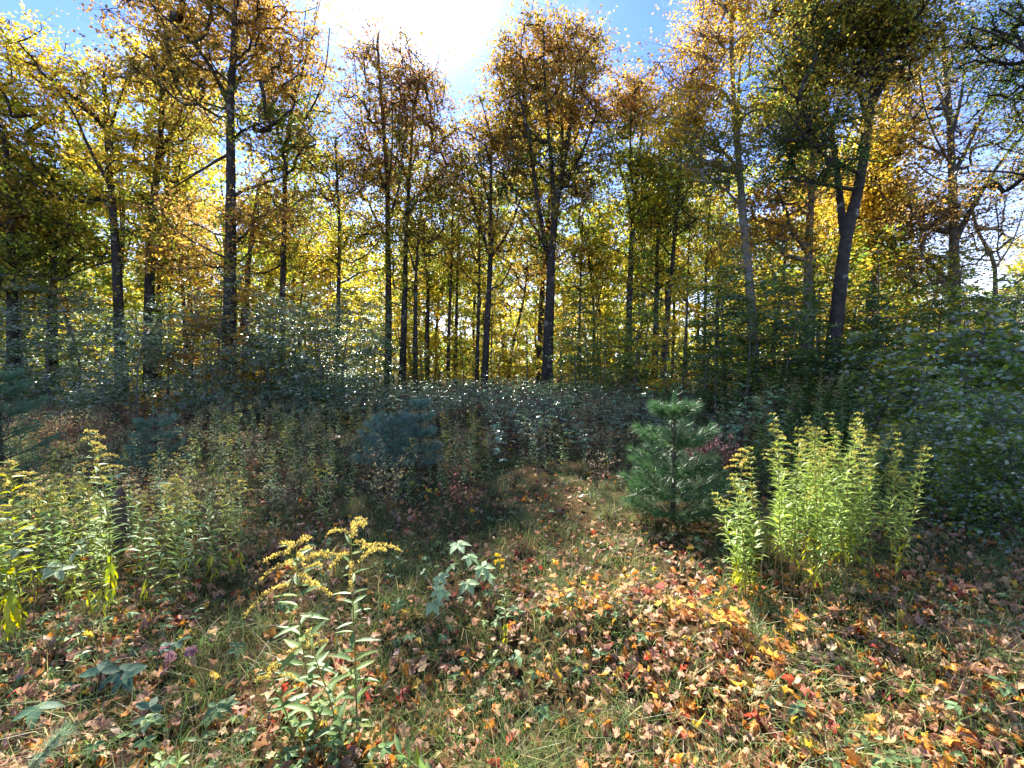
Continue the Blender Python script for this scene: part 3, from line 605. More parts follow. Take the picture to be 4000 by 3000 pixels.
S_BUSH = [sap_meshes(M_WEED, 230 + i, 1.7, 2.0, [['green', 'green', 'sgreen', 'pale'], ['green', 'pale', 'ygreen']][i], 40, .075, shape=KITE2_, low=.02, flatn=.5, droop=.3) for i in range(2)]
LAND = [(28, 'the leftmost trunk'), (115, 'the stout trunk near the left edge'), (258, 'the forked old maple on the left'), (322, 'the twin-stemmed maple'), (398, 'the thin curved trunk'), (495, 'the big bronze maple'), (530, 'the elbow-bent dark tree'),
        (608, 'the slim maple left of the sun'), (650, 'the spindly yellow maple'), (730, 'the slender maple under the sun'), (838, 'the straight maple below the sun'), (872, 'the mauve-crowned maple'), (900, 'the short forked tree'), (975, 'the pair of thin poles'),
        (1030, 'the narrow pole'), (1048, 'the many-stemmed maple'), (1105, 'the curved slim tree'), (1182, 'the central maple'), (1252, 'the thin pole under yellow leaves'), (1284, 'the small V-shaped tree'), (1357, 'the orange-topped straight maple'), (1418, 'the green-crowned maple'),
        (1484, 'the thin pole beside the leaning pole'), (1524, 'the half-hidden thin pole'), (1620, 'the pale-barked tree'), (1744, 'the grey trunk'), (1805, 'the big forked black maple'), (1887, 'the leafy yellow maple'), (2062, 'the nearly leafless maple'), (2150, 'the bare twiggy tree')]
USED = {}
def where(lb, u, Y):
    du, nm = min(((abs(u - a), b_) for a, b_ in LAND)); a = [a for a, b_ in LAND if b_ == nm][0]
    pre = ('before ' if Y < 14 else 'under ') if du < 14 else ('left of ' if u < a else 'right of ')
    t = lb + ' ' + pre + nm; k = USED.get(t, 0); USED[t] = k + 1
    return t if k == 0 else t + [', lower one', ', farther one', ', nearest one', ', smallest one'][k - 1]
def put(name, meshes, u, Y, topv, base_h, label, cat='sapling', group=None, wide=1.0, seed=0, parts=('stem', 'branches', 'leaves')):
    t = V(u, topv, Y); gz = float(hgt(t[0], t[1])); s = (t[2] - gz) / base_h
    ro = rootof(name, (t[0], Y, gz), label, cat, group, (seed * 2.399) % 6.28)
    ro.scale = (s * wide, s * wide, s)
    for nm, me in zip(parts, meshes): link(nm, me, ro)
    return ro
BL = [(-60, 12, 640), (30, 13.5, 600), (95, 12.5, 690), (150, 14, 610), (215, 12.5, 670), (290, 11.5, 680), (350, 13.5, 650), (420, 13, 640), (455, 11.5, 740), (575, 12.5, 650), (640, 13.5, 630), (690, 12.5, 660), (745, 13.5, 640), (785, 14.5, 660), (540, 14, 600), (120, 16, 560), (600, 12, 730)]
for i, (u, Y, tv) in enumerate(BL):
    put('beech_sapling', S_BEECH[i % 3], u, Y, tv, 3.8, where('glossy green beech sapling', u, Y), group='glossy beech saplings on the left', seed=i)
for i, (u, Y, tv, lb) in enumerate([(480, 12.8, 640, 'bronze-leaved beech sapling in front of the thick bronze maple trunk'), (430, 15.5, 560, 'bronze-leaved beech sapling beside the thin curved trunk'), (640, 16, 600, 'bronze-leaved beech sapling under the spindly yellow maple')]):
    put('beech_sapling', S_BRZ, u, Y, tv, 3.4, lb, seed=i + 40)
for i, (u, Y, tv) in enumerate([(660, 14.5, 690), (720, 15.5, 700), (805, 16.5, 670), (915, 16.5, 740), (1240, 14.5, 680), (1310, 14.5, 690), (1270, 16.5, 640), (1370, 13.5, 660), (1400, 15, 640)]):
    put('understorey_sapling', S_DARK[i % 2], u, Y, tv, 4.0, where('dark green bushy sapling', u, Y), group='dark saplings at the wood edge', seed=i + 60)
for i, (u, Y, tv, k) in enumerate([(470, 19, 560, 1), (560, 20, 600, 0), (700, 19, 560, 1), (780, 19, 620, 1), (860, 20, 640, 1), (950, 18, 760, 0), (1000, 19, 700, 1), (1080, 19, 700, 2), (1140, 19, 660, 0), (1210, 19, 690, 1), (1290, 19, 620, 0), (1340, 18, 640, 1), (1060, 24, 600, 0), (920, 24, 560, 1), (1180, 25, 570, 0), (1390, 17.5, 740, 2)]):
    put('yellow_sapling', S_YEL[k], u, Y, tv, 3.6, where('young yellow sapling', u, Y), group='yellow saplings among the trunks', seed=i + 80)
for i, (u, Y, tv, k, lb) in enumerate([(1480, 11.5, 600, 0, 'golden sapling at the left end of the big dark bush'), (1440, 12.5, 680, 0, 'low golden sapling left of the big dark bush, behind the young pine'), (1900, 12.5, 520, 2, 'yellow-green sapling right of the low fork of the dark maple'), (2010, 12, 540, 2, 'yellow-green sapling left of the nearly leafless maple'), (2110, 11, 570, 2, 'yellow-green sapling right of the nearly leafless maple'), (1960, 13.5, 560, 0, 'golden sapling between dark forked maple and nearly leafless maple')]):
    put('yellow_sapling', S_YEL[k], u, Y, tv, 3.6, lb, seed=i + 110)
for i, (u, Y, tv) in enumerate([(1530, 10, 640), (1580, 10.5, 590), (1635, 9.5, 560), (1690, 10.5, 570), (1740, 9.5, 600), (1790, 10.8, 590), (1850, 9.8, 640), (1610, 8.8, 690), (1700, 8.6, 680), (1900, 9.5, 650), (1545, 9, 720), (1780, 8.8, 700), (1960, 9, 640), (2030, 9.5, 600), (2100, 9, 620), (2170, 9, 600), (2230, 8.5, 600)]):
    put('dark_sapling', S_DARK[i % 2], u, Y, tv, 4.0, where('dense dark thicket sapling', u, Y), group='dark saplings of the right thicket', wide=1.15, seed=i + 130)
for i, (u, Y, tv) in enumerate([(1940, 7.6, 720), (2010, 7, 730), (2080, 7.6, 740), (2150, 7.0, 720), (2210, 6.4, 700), (2120, 7.5, 680), (2050, 4.9, 900), (2130, 4.6, 870), (2200, 4.2, 860), (2090, 4.3, 960), (2170, 4.0, 980), (2010, 5.3, 900), (2245, 3.8, 900), (1990, 6, 800), (2080, 5.6, 800)]):
    put('leafy_bush', S_BUSH[i % 2], u, Y, tv, 1.7, where('shaded leafy bush', u, Y), 'bush', 'leafy bushes at the right edge', seed=i + 170, parts=('stem', 'branches', 'leaves'))

# ================================================================== PINES
def needle_tuft(r, gg, p, d, Ln, n, col):
    a = unit(d)[None] * .9 + r.normal(0, .42, (n, 3)); a[:, 2] += .15
    gg.inst(NEEDLE, np.repeat(p[None], n, 0) + r.normal(0, .006, (n, 3)), unit(a), unit(r.normal(0, 1, (n, 3))), Ln * r.uniform(.75, 1.15, n), col * r.uniform(.7, 1.3, (n, 1)))
def pine_geo(seed, Ht, Wd, whorls=(.06, .2, .34, .5, .68, .86), nbr=7, Ln=.095, col=(.05, .115, .055), nn=9, thick=1.0):
    r = np.random.default_rng(seed); trk = Geo().tube(smooth_path([(0, 0, -.04), (.01, 0, Ht * .5), (0, .01, Ht * .97)], .08), np.linspace(.022 * Ht, .006, len(smooth_path([(0, 0, -.04), (.01, 0, Ht * .5), (0, .01, Ht * .97)], .08))), 8, np.array((.06, .05, .035)))
    brs, nd = [], Geo(); col = np.array(col)
    for wi, w in enumerate(whorls):
        z = Ht * w; Lw = Wd / 2 * (1.2 - w * .98) * (1 if w > .1 else .95)
        for b in range(nbr):
            az = b * 6.283 / nbr + r.uniform(-.3, .3) + wi; d = np.array([math.cos(az), math.sin(az), 0]); s = np.array([-d[1], d[0], 0])
            Lb = Lw * r.uniform(.8, 1.15); tt = np.linspace(0, 1, 8)[:, None]
            path = np.array([0, 0, z]) + d * Lb * tt + np.array([0, 0, 1]) * Lb * (.12 * tt + .3 * tt ** 2 + .55 * w * tt)
            bg_ = Geo().tube(path, np.linspace(.008, .003, 8) * Ht ** .5, 4, np.array((.07, .06, .04))); brs.append(bg_)
            twigs = [(path, d)]
            for k in range(5):
                q = .3 + .6 * k / 5; o = np.array([np.interp(q, tt[:, 0], path[:, i]) for i in range(3)]); dd = unit(d * .75 + s * (1 if k % 2 else -1) * .75 + np.array([0, 0, .3])); L2 = Lb * .42 * (1.1 - q * .5)
                t2 = o + dd * L2 * np.linspace(0, 1, 4)[:, None]; bg_.tube(t2, .003, 3, np.array((.07, .06, .04))); twigs.append((t2, dd))
            for (pp, dd) in twigs:
                R = resample(pp, .022 / thick ** .5)
                for i, q in enumerate(R):
                    if i < len(R) * .25: continue
                    needle_tuft(r, nd, q, dd, Ln, nn, col)
                needle_tuft(r, nd, R[-1], dd, Ln, nn * 4, col * 1.1)
    for z in np.arange(Ht * .88, Ht * .99, .02): needle_tuft(r, nd, np.array([0, 0, z]), np.array([0, 0, 1.]), Ln * .9, nn * 2, col * 1.15)
    return trk, brs, nd
def pine(seed, u, v, topv, wpx, label, single=True, **kw):
    b = G(u, v); Ht = V(u, topv, b[1])[2] - b[2]; Wd = wpx / K / F * b[1]
    trk, brs, nd = pine_geo(seed, Ht, Wd, **kw)
    ro = rootof('young_pine', b, label, 'pine tree')
    link('trunk', trk.mesh('trunk', M_BARK, True), ro)
    for q in brs: link('branch', q.mesh('branch', M_TWIG), ro)
    link('needles', nd.mesh('needles', M_NEED), ro); return ro
pine(301, 1452, 1128, 852, 205, 'young white pine in whorls right of centre, shaded below and lit on top', whorls=(.05, .18, .34, .56, .80), nbr=9, nn=10, Ln=.11, col=(.065, .14, .045))
pine(302, 848, 1018, 900, 150, 'squat blue-green bushy pine left of centre in the weeds', whorls=(.08, .25, .42, .6, .78), nbr=8, nn=7, col=(.12, .22, .15))
pine(303, 908, 1015, 860, 90, 'slim blue-green young pine touching the squat pine', whorls=(.06, .22, .45, .66, .86), nbr=6, nn=6, col=(.12, .22, .15))
pine(304, 338, 1020, 880, 110, 'small pine with a bare leader behind the tall left goldenrod', whorls=(.06, .25, .45, .66), nn=6, col=(.11, .21, .12))
pine(305, 5, 1040, 800, 170, 'pine at the left edge of the clearing, half out of view', whorls=(.06, .2, .36, .55, .75, .88), nn=7, col=(.08, .18, .08))

# ================================================================== GOLDENRODS
def goldenrod(r, path, nleaf, leaflen, sprays, spraylen, florets, lcol, fcol, start=.12, top_leafless=.9, droopfrac=0.0):
    """returns stem geo, list of leaf frames, list of spray geos, in the plant's own place"""
    P = smooth_path(path, .04); m = len(P); Ht = P[-1][2]
    stem = Geo().tube(P, np.linspace(.0042, .0016, m), 5, np.linspace(0, 1, m)[:, None].repeat(5, 1).reshape(-1)[:, None] * np.array([.1, .12, -.01]) + np.array([.14, .09, .04]))
    leaves = []
    for i in range(nleaf):
        t = start + (top_leafless - start) * (i + r.uniform(-.3, .3)) / nleaf; o = P[int(np.clip(t, 0, .999) * m)]
        az = i * 2.4 + r.normal(0, .3); dr = t < .35 and r.uniform() < droopfrac
        el = -1.0 if dr else r.normal(.35, .25)
        a = np.array([math.cos(az) * math.cos(el), math.sin(az) * math.cos(el), math.sin(el)])
        nv = np.array([-math.cos(az) * math.sin(el), -math.sin(az) * math.sin(el), math.cos(el)]) + r.normal(0, .25, 3)
        ln = leaflen * (1.0 - .55 * max(0, t - .45) / .55) * r.uniform(.75, 1.2) * (.75 if t < .2 else 1)
        c = np.array(lcol) * r.uniform(.75, 1.3)
        if dr or (t < .3 and r.uniform() < droopfrac): c = np.array([.42, .42, .03]) * r.uniform(.7, 1.1)
        leaves.append((o, a, nv, ln, c))
    sp = []
    for i in range(sprays):
        t = 1 - (.24 if spraylen > .1 else .17) * (i / max(1, sprays)) ** 1.1; o = P[int(np.clip(t, 0, .999) * m)]; az = i * 2.4 + r.normal(0, .4)
        Ls = spraylen * (.35 + .75 * i / sprays) * r.uniform(.7, 1.2); d = np.array([math.cos(az), math.sin(az), 0]); tt = np.linspace(0, 1, 7)[:, None]
        q = o + d * Ls * tt + np.array([0, 0, 1]) * Ls * (.75 * tt - .75 * tt ** 2)
        g_ = Geo().tube(q, np.linspace(.0016, .0008, 7), 3, np.array([.2, .2, .04]))
        k = max(4, int(1.7 * florets * Ls / spraylen)); w = r.uniform(.2, 1.03, k); c = np.stack([np.interp(w, tt[:, 0], q[:, j]) for j in range(3)], 1)
        a = r.normal(0, .5, (k, 3)) + [0, 0, .8] + d * .3; fl = .0095 * r.uniform(.7, 1.3, k)
        g_.inst(KITE, c + r.normal(0, .004, (k, 3)), unit(a), unit(r.normal(0, 1, (k, 3))), fl, np.array(fcol) * r.uniform(.7, 1.25, (k, 1)) * r.uniform(.9, 1.1, (k, 3)))
        sp.append(g_)
    return stem, leaves, sp
def leaf_matrix(o, a, n, s):
    a = unit(a); x = unit(np.cross(a, n)); z = np.cross(x, a)
    Mx = Matrix(((x[0], a[0], z[0], o[0]), (x[1], a[1], z[1], o[1]), (x[2], a[2], z[2], o[2]), (0, 0, 0, 1)))
    return Mx @ Matrix.Scale(float(s), 4)
# shared single-leaf meshes in a few greens
def leafset(T, cols, m): return [Geo().add(T[0], T[1], np.array(c)).mesh('leaf', m) for c in cols]
GL_GREEN = leafset(LANCE, [(.14, .22, .07), (.17, .26, .08), (.12, .20, .07), (.20, .27, .08)], M_WEED)
GL_LIME = leafset(LANCE, [(.42, .44, .03), (.5, .45, .03), (.3, .36, .03)], M_WEED)
FY, FG, FB = (.54, .42, .10), (.44, .38, .08), (.30, .23, .11)
def goldenrod_thing(seed, b, path, label, group=None, nleaf=46, leaflen=.085, sprays=12, spraylen=.11, florets=40, fcol=FY, detail=True, lcol=(.12, .19, .05), droop=0.0, start=.12, name='goldenrod', cat='goldenrod'):
    r = np.random.default_rng(seed)
    st, lv, sp = goldenrod(r, path, nleaf, leaflen, sprays, spraylen, florets, lcol, fcol, start, .985, droop)
    ro = rootof(name, b, label, cat, group)
    link('stem', st.mesh('stem', M_STEM, True), ro)
    if detail:
        for (o, a, n, s, c) in lv:
            ms = GL_LIME if c[0] > .25 else GL_GREEN
            link('leaf', ms[r.integers(0, len(ms))], ro, leaf_matrix(o, a, n, s))
        for g_ in sp: link('flower_spray', g_.mesh('flower_spray', M_FLOWER), ro)
    else:
        g_ = Geo()
        o, a, n, s, c = map(np.array, zip(*lv)); g_.inst(NARROW, o, a, n, s, c)
        link('leaves', g_.mesh('leaves', M_WEED), ro)
        if sp:
            g2 = Geo()
            for q in sp: g2.merge(q)
            link('flower_plume', g2.mesh('flower_plume', M_FLOWER), ro)
    return ro
def stem_at(base, pts, Yt=None):
    """local stem path through photo points above a base point"""
    b = G(*base); out = [np.array([0, 0, -.02])]
    for i, (u, v) in enumerate(pts): out.append(V(u, v, b[1] + (0 if Yt is None else Yt * (i + 1) / len(pts))) - b)
    return b, out
fg = [
 (401, (690, 1610), [(660, 1440), (645, 1330), (640, 1180)], 'foreground goldenrod with the widest, many-branched arching plume', dict(nleaf=34, leaflen=.13, sprays=14, spraylen=.20, florets=110, lcol=(.16,.24,.07))),
 (402, (772, 1600), [(768, 1450), (762, 1300), (758, 1135)], 'tallest foreground goldenrod with flat spreading plume and straight stem', dict(nleaf=38, leaflen=.11, sprays=12, spraylen=.21, florets=100, lcol=(.16,.24,.07))),
 (403, (752, 1640), [(715, 1520), (685, 1430), (665, 1380)], 'leaning foreground goldenrod whose stem crosses the pair', dict(nleaf=30, leaflen=.12, sprays=5, spraylen=.10, florets=40)),
 (404, (650, 1620), [(625, 1560), (600, 1490), (580, 1450)], 'shortest foreground goldenrod bending left with a small yellow tip', dict(nleaf=26, leaflen=.09, sprays=6, spraylen=.08, florets=50)),
 (405, (1092, 1400), [(1092, 1330), (1090, 1260), (1076, 1200)], 'small goldenrod spire with lime drooping leaves right of the bramble', dict(nleaf=40, leaflen=.05, sprays=7, spraylen=.03, florets=26, droop=.9, fcol=(.75, .5, .03))),
 (406, (238, 1330), [(240, 1180), (225, 1050), (190, 935)], 'tallest goldenrod on the left leaning left with a hooked yellow tip', dict(nleaf=56, leaflen=.10, sprays=12, spraylen=.12, florets=50, droop=.9)),
 (407, (20, 1400), [(20, 1260), (30, 1120), (20, 1000)], 'lime-leaved goldenrod at the left edge with long hanging leaves', dict(nleaf=50, leaflen=.13, sprays=9, spraylen=.12, florets=40, droop=.9, lcol=(.3, .34, .04))),
 (408, (1588, 1290), [(1592, 1180), (1598, 1060), (1605, 975)], 'goldenrod at the left end of the sunny clump with drooping lime leaves', dict(nleaf=66, leaflen=.085, sprays=14, spraylen=.09, florets=34, droop=.95, lcol=(.2, .28, .05))),
]
for s, base, pts_, lb, kw in fg:
    b, p = stem_at(base, pts_); goldenrod_thing(s, b, p, lb, **kw)
r = np.random.default_rng(410)
# sunny clump on the right
n = 0
while n < 62:
    u0 = r.uniform(1615, 1955); Yb = r.uniform(2.7, 3.7); x = (u0 / K - 512) / F * Yb; b = np.array([x, Yb, float(hgt(x, Yb))])
    q = (u0 - 1590) / 390; tv = 985 - 75 * math.exp(-((u0 - 1745) / 70) ** 2) - 55 * math.exp(-((u0 - 1880) / 90) ** 2) + r.normal(0, 18) + (30 if u0 < 1680 else 0)
    top = V(u0 + r.normal(0, 42), tv, Yb) - b; top[2] *= r.uniform(.76, 1.03); top[1] += r.normal(0, .1)
    goldenrod_thing(420 + n, b, [np.array([0, 0, -.02]), top * [.35, 1, .5], top + [r.normal(0, .02), 0, 0]], 'leafy stem of the sunlit goldenrod clump on the right', 'goldenrods of the sunny right clump',
                    nleaf=int(r.integers(70, 105)), leaflen=.082 * r.uniform(.85, 1.2), sprays=int(r.integers(5, 10)), spraylen=.06, florets=15, fcol=FG, detail=False, lcol=np.array((.26, .35, .07)) * r.uniform(.75, 1.15), start=r.uniform(.14, .34), droop=.35)
    n += 1
# looser stand on the left
for i in range(72):
    u0 = r.uniform(-60, 520) if i % 3 else r.uniform(-60, 250); Yb = r.uniform(2.45, 4.0) + max(0, (u0 - 350) / 300); x = (u0 / K - 512) / F * Yb; b = np.array([x, Yb, float(hgt(x, Yb))])
    tv = r.uniform(990, 1080) + max(0, u0 - 350) * .12; top = V(u0 + r.normal(0, 20), tv, Yb) - b; top[2] = max(.35, top[2] * r.uniform(.8, 1.0)); 
    goldenrod_thing(500 + i, b, [np.array([0, 0, -.02]), top * [.3, 1, .5], top], 'leafy goldenrod of the loose stand on the left', 'goldenrods of the loose left stand',
                    nleaf=int(r.integers(36, 56)), leaflen=.085, sprays=int(r.integers(4, 11)), spraylen=.08, florets=22, fcol=FG if r.uniform() < .6 else FB, detail=False, lcol=np.array([(.24, .33, .08), (.16, .26, .08), (.32, .38, .06)][i % 3]), start=.15, droop=.3)

# ================================================================== BRAMBLE
def bramble(seed, b, canes, label, lsize=.075, col=(.30, .36, .20), five=True):
    """canes: list of (local path, leaf positions along it)"""
    r = np.random.default_rng(seed); ro = rootof('bramble', b, label, 'bramble')
    lm = [Geo().add(OVATE[0], OVATE[1], np.array(col) * k).mesh('leaflet', M_BERRY) for k in (.85, 1.0, 1.15)]
    for path, ts in canes:
        P = smooth_path(path, .03); link('cane', Geo().tube(P, np.linspace(.0035, .0015, len(P)), 5, np.array([.16, .10, .06])).mesh('cane', M_STEM, True), ro)
        for i, t in enumerate(ts):
            o = P[int(t * (len(P) - 1))]; az = r.uniform(0, 6.28) if t < .97 else -1.2; d = np.array([math.cos(az), math.sin(az) * .6 - .2, .45]); Lp = .07 * r.uniform(.7, 1.3) if t < .97 else .02
            e = o + unit(d) * Lp; pet = link('leaf', Geo().tube([o, (o + e) / 2 + [0, 0, .008], e], .0013, 4, np.array([.2, .22, .08])).mesh('petiole', M_STEM), ro)
            sc = lsize * r.uniform(.8, 1.25); k5 = [0, 62, -62, 125, -125] if five else [0, 85, -85]
            up = unit(np.array([r.normal(0, .25), -.35 + r.normal(0, .2), 1.0])); f = unit(d - up * np.dot(d, up))
            for a_ in k5:
                A_ = np.array(Matrix.Rotation(math.radians(a_), 3, Vector(up)) @ Vector(f)); A_[2] += r.normal(0, .08)
                link('leaflet', lm[r.integers(0, 3)], pet, leaf_matrix(e, A_, up + r.normal(0, .1, 3), sc * (1.0 if abs(a_) < 100 else .7)))
    return ro
b = G(1000, 1335)
bramble(601, b, [([(0, 0, 0), V(1005, 1250, b[1]) - b, V(985, 1165, b[1]) - b], [.45, .62, .8, .99]), ([(0, 0, 0), V(975, 1280, b[1] - .05) - b, V(940, 1240, b[1] - .1) - b], [.6, .99]),
                 ([(0, 0, 0), V(1020, 1260, b[1]) - b, V(1045, 1215, b[1] + .05) - b], [.7, .99]), ([(0, 0, 0), V(960, 1320, b[1] - .1) - b, V(925, 1300, b[1] - .15) - b], [.6, .99])], 'pale grey-green bramble with five-part leaves in the centre foreground', .075, (.30, .42, .20))
b = G(150, 1540)
bramble(602, b, [([(0, 0, 0), (.06, .05, .06), (.2, .12, .09)], [.4, .7, .99]), ([(0, 0, 0), (-.05, 0, .05), (-.14, -.05, .06)], [.6, .99])], 'low three-leaved bramble in the bottom left corner', .075, (.10, .19, .10), False)
b = G(285, 1470)
bramble(603, b, [([(0, 0, 0), (.06, .08, .07), (.12, .2, .09)], [.4, .99]), ([(0, 0, 0), (-.08, -.02, .05), (-.2, -.02, .05)], [.5, .99])], 'low green bramble beside the purple leaf on the left', .065, (.10, .18, .10), True)
b = G(270, 1600)
bramble(604, b, [([(0, 0, 0), (.03, .05, .05), (.1, .05, .07)], [.5, .99])], 'small bramble lowest in the left foreground', .075, (.09, .17, .09), False)
b = G(190, 1020 + 330)
for i, (u, v, lb) in enumerate([(70, 1380, 'big-leaved bramble at the left edge with pale broad leaves'), (290, 1140, 'bramble with white-glinting leaves behind the tall left goldenrod')]):
    b = G(u, v); hh = .75 if i == 0 else .55
    bramble(605 + i, b, [([(0, 0, 0), (.05, 0, hh * .6), (-.1, -.05, hh)], [.5, .7, .85, .99]), ([(0, 0, 0), (.1, .05, hh * .5), (.3, .05, hh * .8)], [.6, .8, .99])], lb, .065, (.26, .33, .18), False)
for i, (u, v) in enumerate([(440, 1090), (1640 - 500, 1440), (845, 1330), (1080, 1350), (1370, 1400), (1700, 1560), (2100, 1560), (2150, 1520), (590, 1330), (500, 1420), (870, 1400), (1150, 1560), (450, 1560)]):
    b = G(u, v)
    names = ['among the left weeds', 'near the bottom middle on the grass', 'behind the foreground goldenrods', 'at the foot of the small goldenrod spire', 'on the grassy mound in the centre', 'in the leaves at the bottom right', 'in the bottom right corner', 'near the right edge in fallen leaves', 'left of the foreground goldenrods', 'in the shaded leaves on the left', 'right of the tallest foreground goldenrod', 'on the sunlit grass near the bottom', 'left of the shortest foreground goldenrod']
    bramble(620 + i, b, [([(0, 0, 0), (.02, .02, .06), (.06, .0, .09)], [.6, .99])], 'little bramble seedling ' + names[i], .05, (.14, .24, .09), i % 2 == 0)

# ================================================================== MAPLE SEEDLINGS with coloured leaves
def seedling(seed, b, n, spread, cols, label, ls=.085):
    r = np.random.default_rng(seed); ro = rootof('maple_seedling', b, label, 'maple seedling')
    for k in range(max(2, n // 9)):
        az = r.uniform(0, 6.28); e = np.array([math.cos(az) * spread, math.sin(az) * spread * .5, r.uniform(.12, .3)])
        P = smooth_path([(0, 0, -.01), e * [.3, .3, .7], e], .04); link('stem', Geo().tube(P, np.linspace(.003, .0012, len(P)), 4, np.array([.16, .06, .04])).mesh('stem', M_STEM), ro)
        m = n // max(2, n // 9)
        for i in range(m):
            o = P[int((.35 + .65 * i / m) * (len(P) - 1))] + np.array([r.normal(0, .05), r.normal(0, .04), r.uniform(0, .02)])
            up = unit(np.array([r.normal(0, .35), -.4 + r.normal(0, .3), 1])); T = MAPLES[r.integers(0, 9)]
            c = np.array(cols[r.integers(0, len(cols))]) * r.uniform(.8, 1.15)
            link('leaf', Geo().add(T[0] * [1, 1, .5], T[1], c).mesh('leaf', M_FALLEN), ro, leaf_matrix(o, unit(np.array([r.normal(0, 1), r.normal(0, 1), -.2])), up, ls * r.uniform(.8, 1.3)))
Yl, Or, Rd, Pk, Tn, Br = (.66, .42, .04), (.56, .22, .03), (.38, .06, .03), (.47, .25, .14), (.50, .34, .17), (.25, .13, .06)
for i, (u, v, n, sp, cols, lb) in enumerate([
    (1530, 1370, 26, .30, [Yl, Yl, Or], 'yellow-leaved maple seedling on the sunny slope left of the clump'), (1480, 1330, 20, .25, [Or, Rd, Or], 'orange maple seedling at the top of the sunny slope'),
    (1620, 1400, 24, .28, [Yl, Or, Tn], 'orange-yellow maple seedling in front of the sunny clump'), (1240, 1340, 18, .22, [Or, Yl], 'orange maple seedling on the sunny mound in the centre'),
    (1680, 1430, 20, .25, [Yl, Or], 'yellow maple seedling right of centre in the fallen leaves'), (1400, 1300, 16, .25, [Or, Rd, Tn], 'rusty maple seedling behind the mound crest'),
    (360, 1470, 7, .08, [(.28, .10, .12), (.3, .12, .14)], 'purple-leaved maple seedling in the left foreground'), (950, 1075, 10, .25, [Or, Yl], 'little orange maple seedling in the shaded middle'), (905, 930, 16, .3, [Or, (.6, .3, .03)], 'orange maple seedling beside the slim blue-green pine')]):
    seedling(640 + i, G(u, v), n, sp, cols, lb)

# ================================================================== DRIED ASTERS, TWIGS, STUMP
def aster_geo(r, Ht, n=9, col=(.17, .12, .08), hcol=(.30, .22, .17), leafcol=None):
    g_ = Geo()
    for k in range(n):
        az = r.uniform(0, 6.28); t0 = r.uniform(.3, .75); e = np.array([math.cos(az), math.sin(az), 0]) * Ht * .28 * r.uniform(.4, 1.1); z = Ht * r.uniform(.7, 1.0)
        p = np.array([[0, 0, Ht * t0 * .8], e * .5 + [0, 0, Ht * t0 * .6 + z * .4], e + [0, 0, z]]); g_.tube(p, [.003, .002, .001], 3, np.array(col))
        m = 7 if n > 9 else 5; w = r.uniform(.4, 1.05, m); c = np.stack([np.interp(w, [0, .5, 1], p[:, j]) for j in range(3)], 1) + r.normal(0, .02, (m, 3))
        g_.inst(KITE, c, unit(r.normal(0, 1, (m, 3)) + [0, 0, .5]), unit(r.normal(0, 1, (m, 3))), r.uniform(.014, .03, m), np.array(hcol) * r.uniform(.7, 1.3, (m, 1)))
    g_.tube([(0, 0, -.02), (r.normal(0, .02), r.normal(0, .02), Ht * .6), (0, 0, Ht * .98)], [.004, .003, .001], 3, np.array(col))
    m = 20; z = r.uniform(.1, .9, m) * Ht; az = r.uniform(0, 6.28, m); a = np.stack([np.cos(az), np.sin(az), r.normal(.2, .3, m)], 1)
    g_.inst(NARROW2, np.stack([0 * z, 0 * z, z], 1) + a * .01, unit(a), unit(r.normal(0, .3, (m, 3)) + [0, 0, 1]), r.uniform(.04, .08, m), np.array(leafcol or (.10, .12, .05)) * r.uniform(.7, 1.3, (m, 1)))
    return g_
r = np.random.default_rng(700)
for i in range(9):
    b = G(1520 + r.uniform(-35, 50), 1075 + r.uniform(-20, 20)); Ht = V(1550, 905 + r.uniform(0, 45), b[1])[2] - b[2]
    g_ = aster_geo(r, Ht, 16, (.2, .06, .04), (.50, .27, .22), (.18, .06, .04)); ro = rootof('dried_aster', b, 'dried pink-brown aster stem right behind the young white pine', 'dried flower', 'dried pink asters by the pine')
    link('seed_heads', g_.mesh('seed_heads', M_FLOWER), ro)
for i, (u, v, tv, lb, cc) in enumerate([(838, 1180, 975, 'dry feathery aster in front of the squat pine', (.30, .24, .12)), (1000, 1180, 1010, 'dark red seed stalk in the shaded middle', (.2, .08, .06)), (640, 1150, 985, 'dry aster among green weeds left of the squat pine', (.28, .25, .12)), (1290, 1090, 960, 'grey-brown aster left of the young white pine', (.24, .18, .12)), (430, 1180, 1010, 'dry aster among the left goldenrods', (.3, .2, .1))]):
    b = G(u, v); Ht = V(u, tv, b[1])[2] - b[2]; ro = rootof('dried_aster', b, lb, 'dried flower'); link('seed_heads', aster_geo(r, Ht, 16, (.12, .08, .05), cc).mesh('seed_heads', M_FLOWER), ro)
b = G(262, 1190); g_ = Geo(); pz = np.array([(0, 0, -.05), (.01, 0, .2), (.0, 0, .45), (.02, 0, .52), (.03, 0, .56)]); g_.tube(pz, [.07, .055, .05, .035, .005], 9, np.array([.10, .075, .055]))
ro = rootof('broken_stump', b, 'weathered broken stump standing in the left goldenrods', 'stump'); link('stump_wood', g_.mesh('stump_wood', M_BARK), ro)
g_ = Geo().tube([(.06, 0, 0), (.08, .01, .15), (.09, .01, .3)], [.02, .012, .002], 5, np.array([.13, .09, .06])); link('splinter', g_.mesh('splinter', M_BARK), ro)
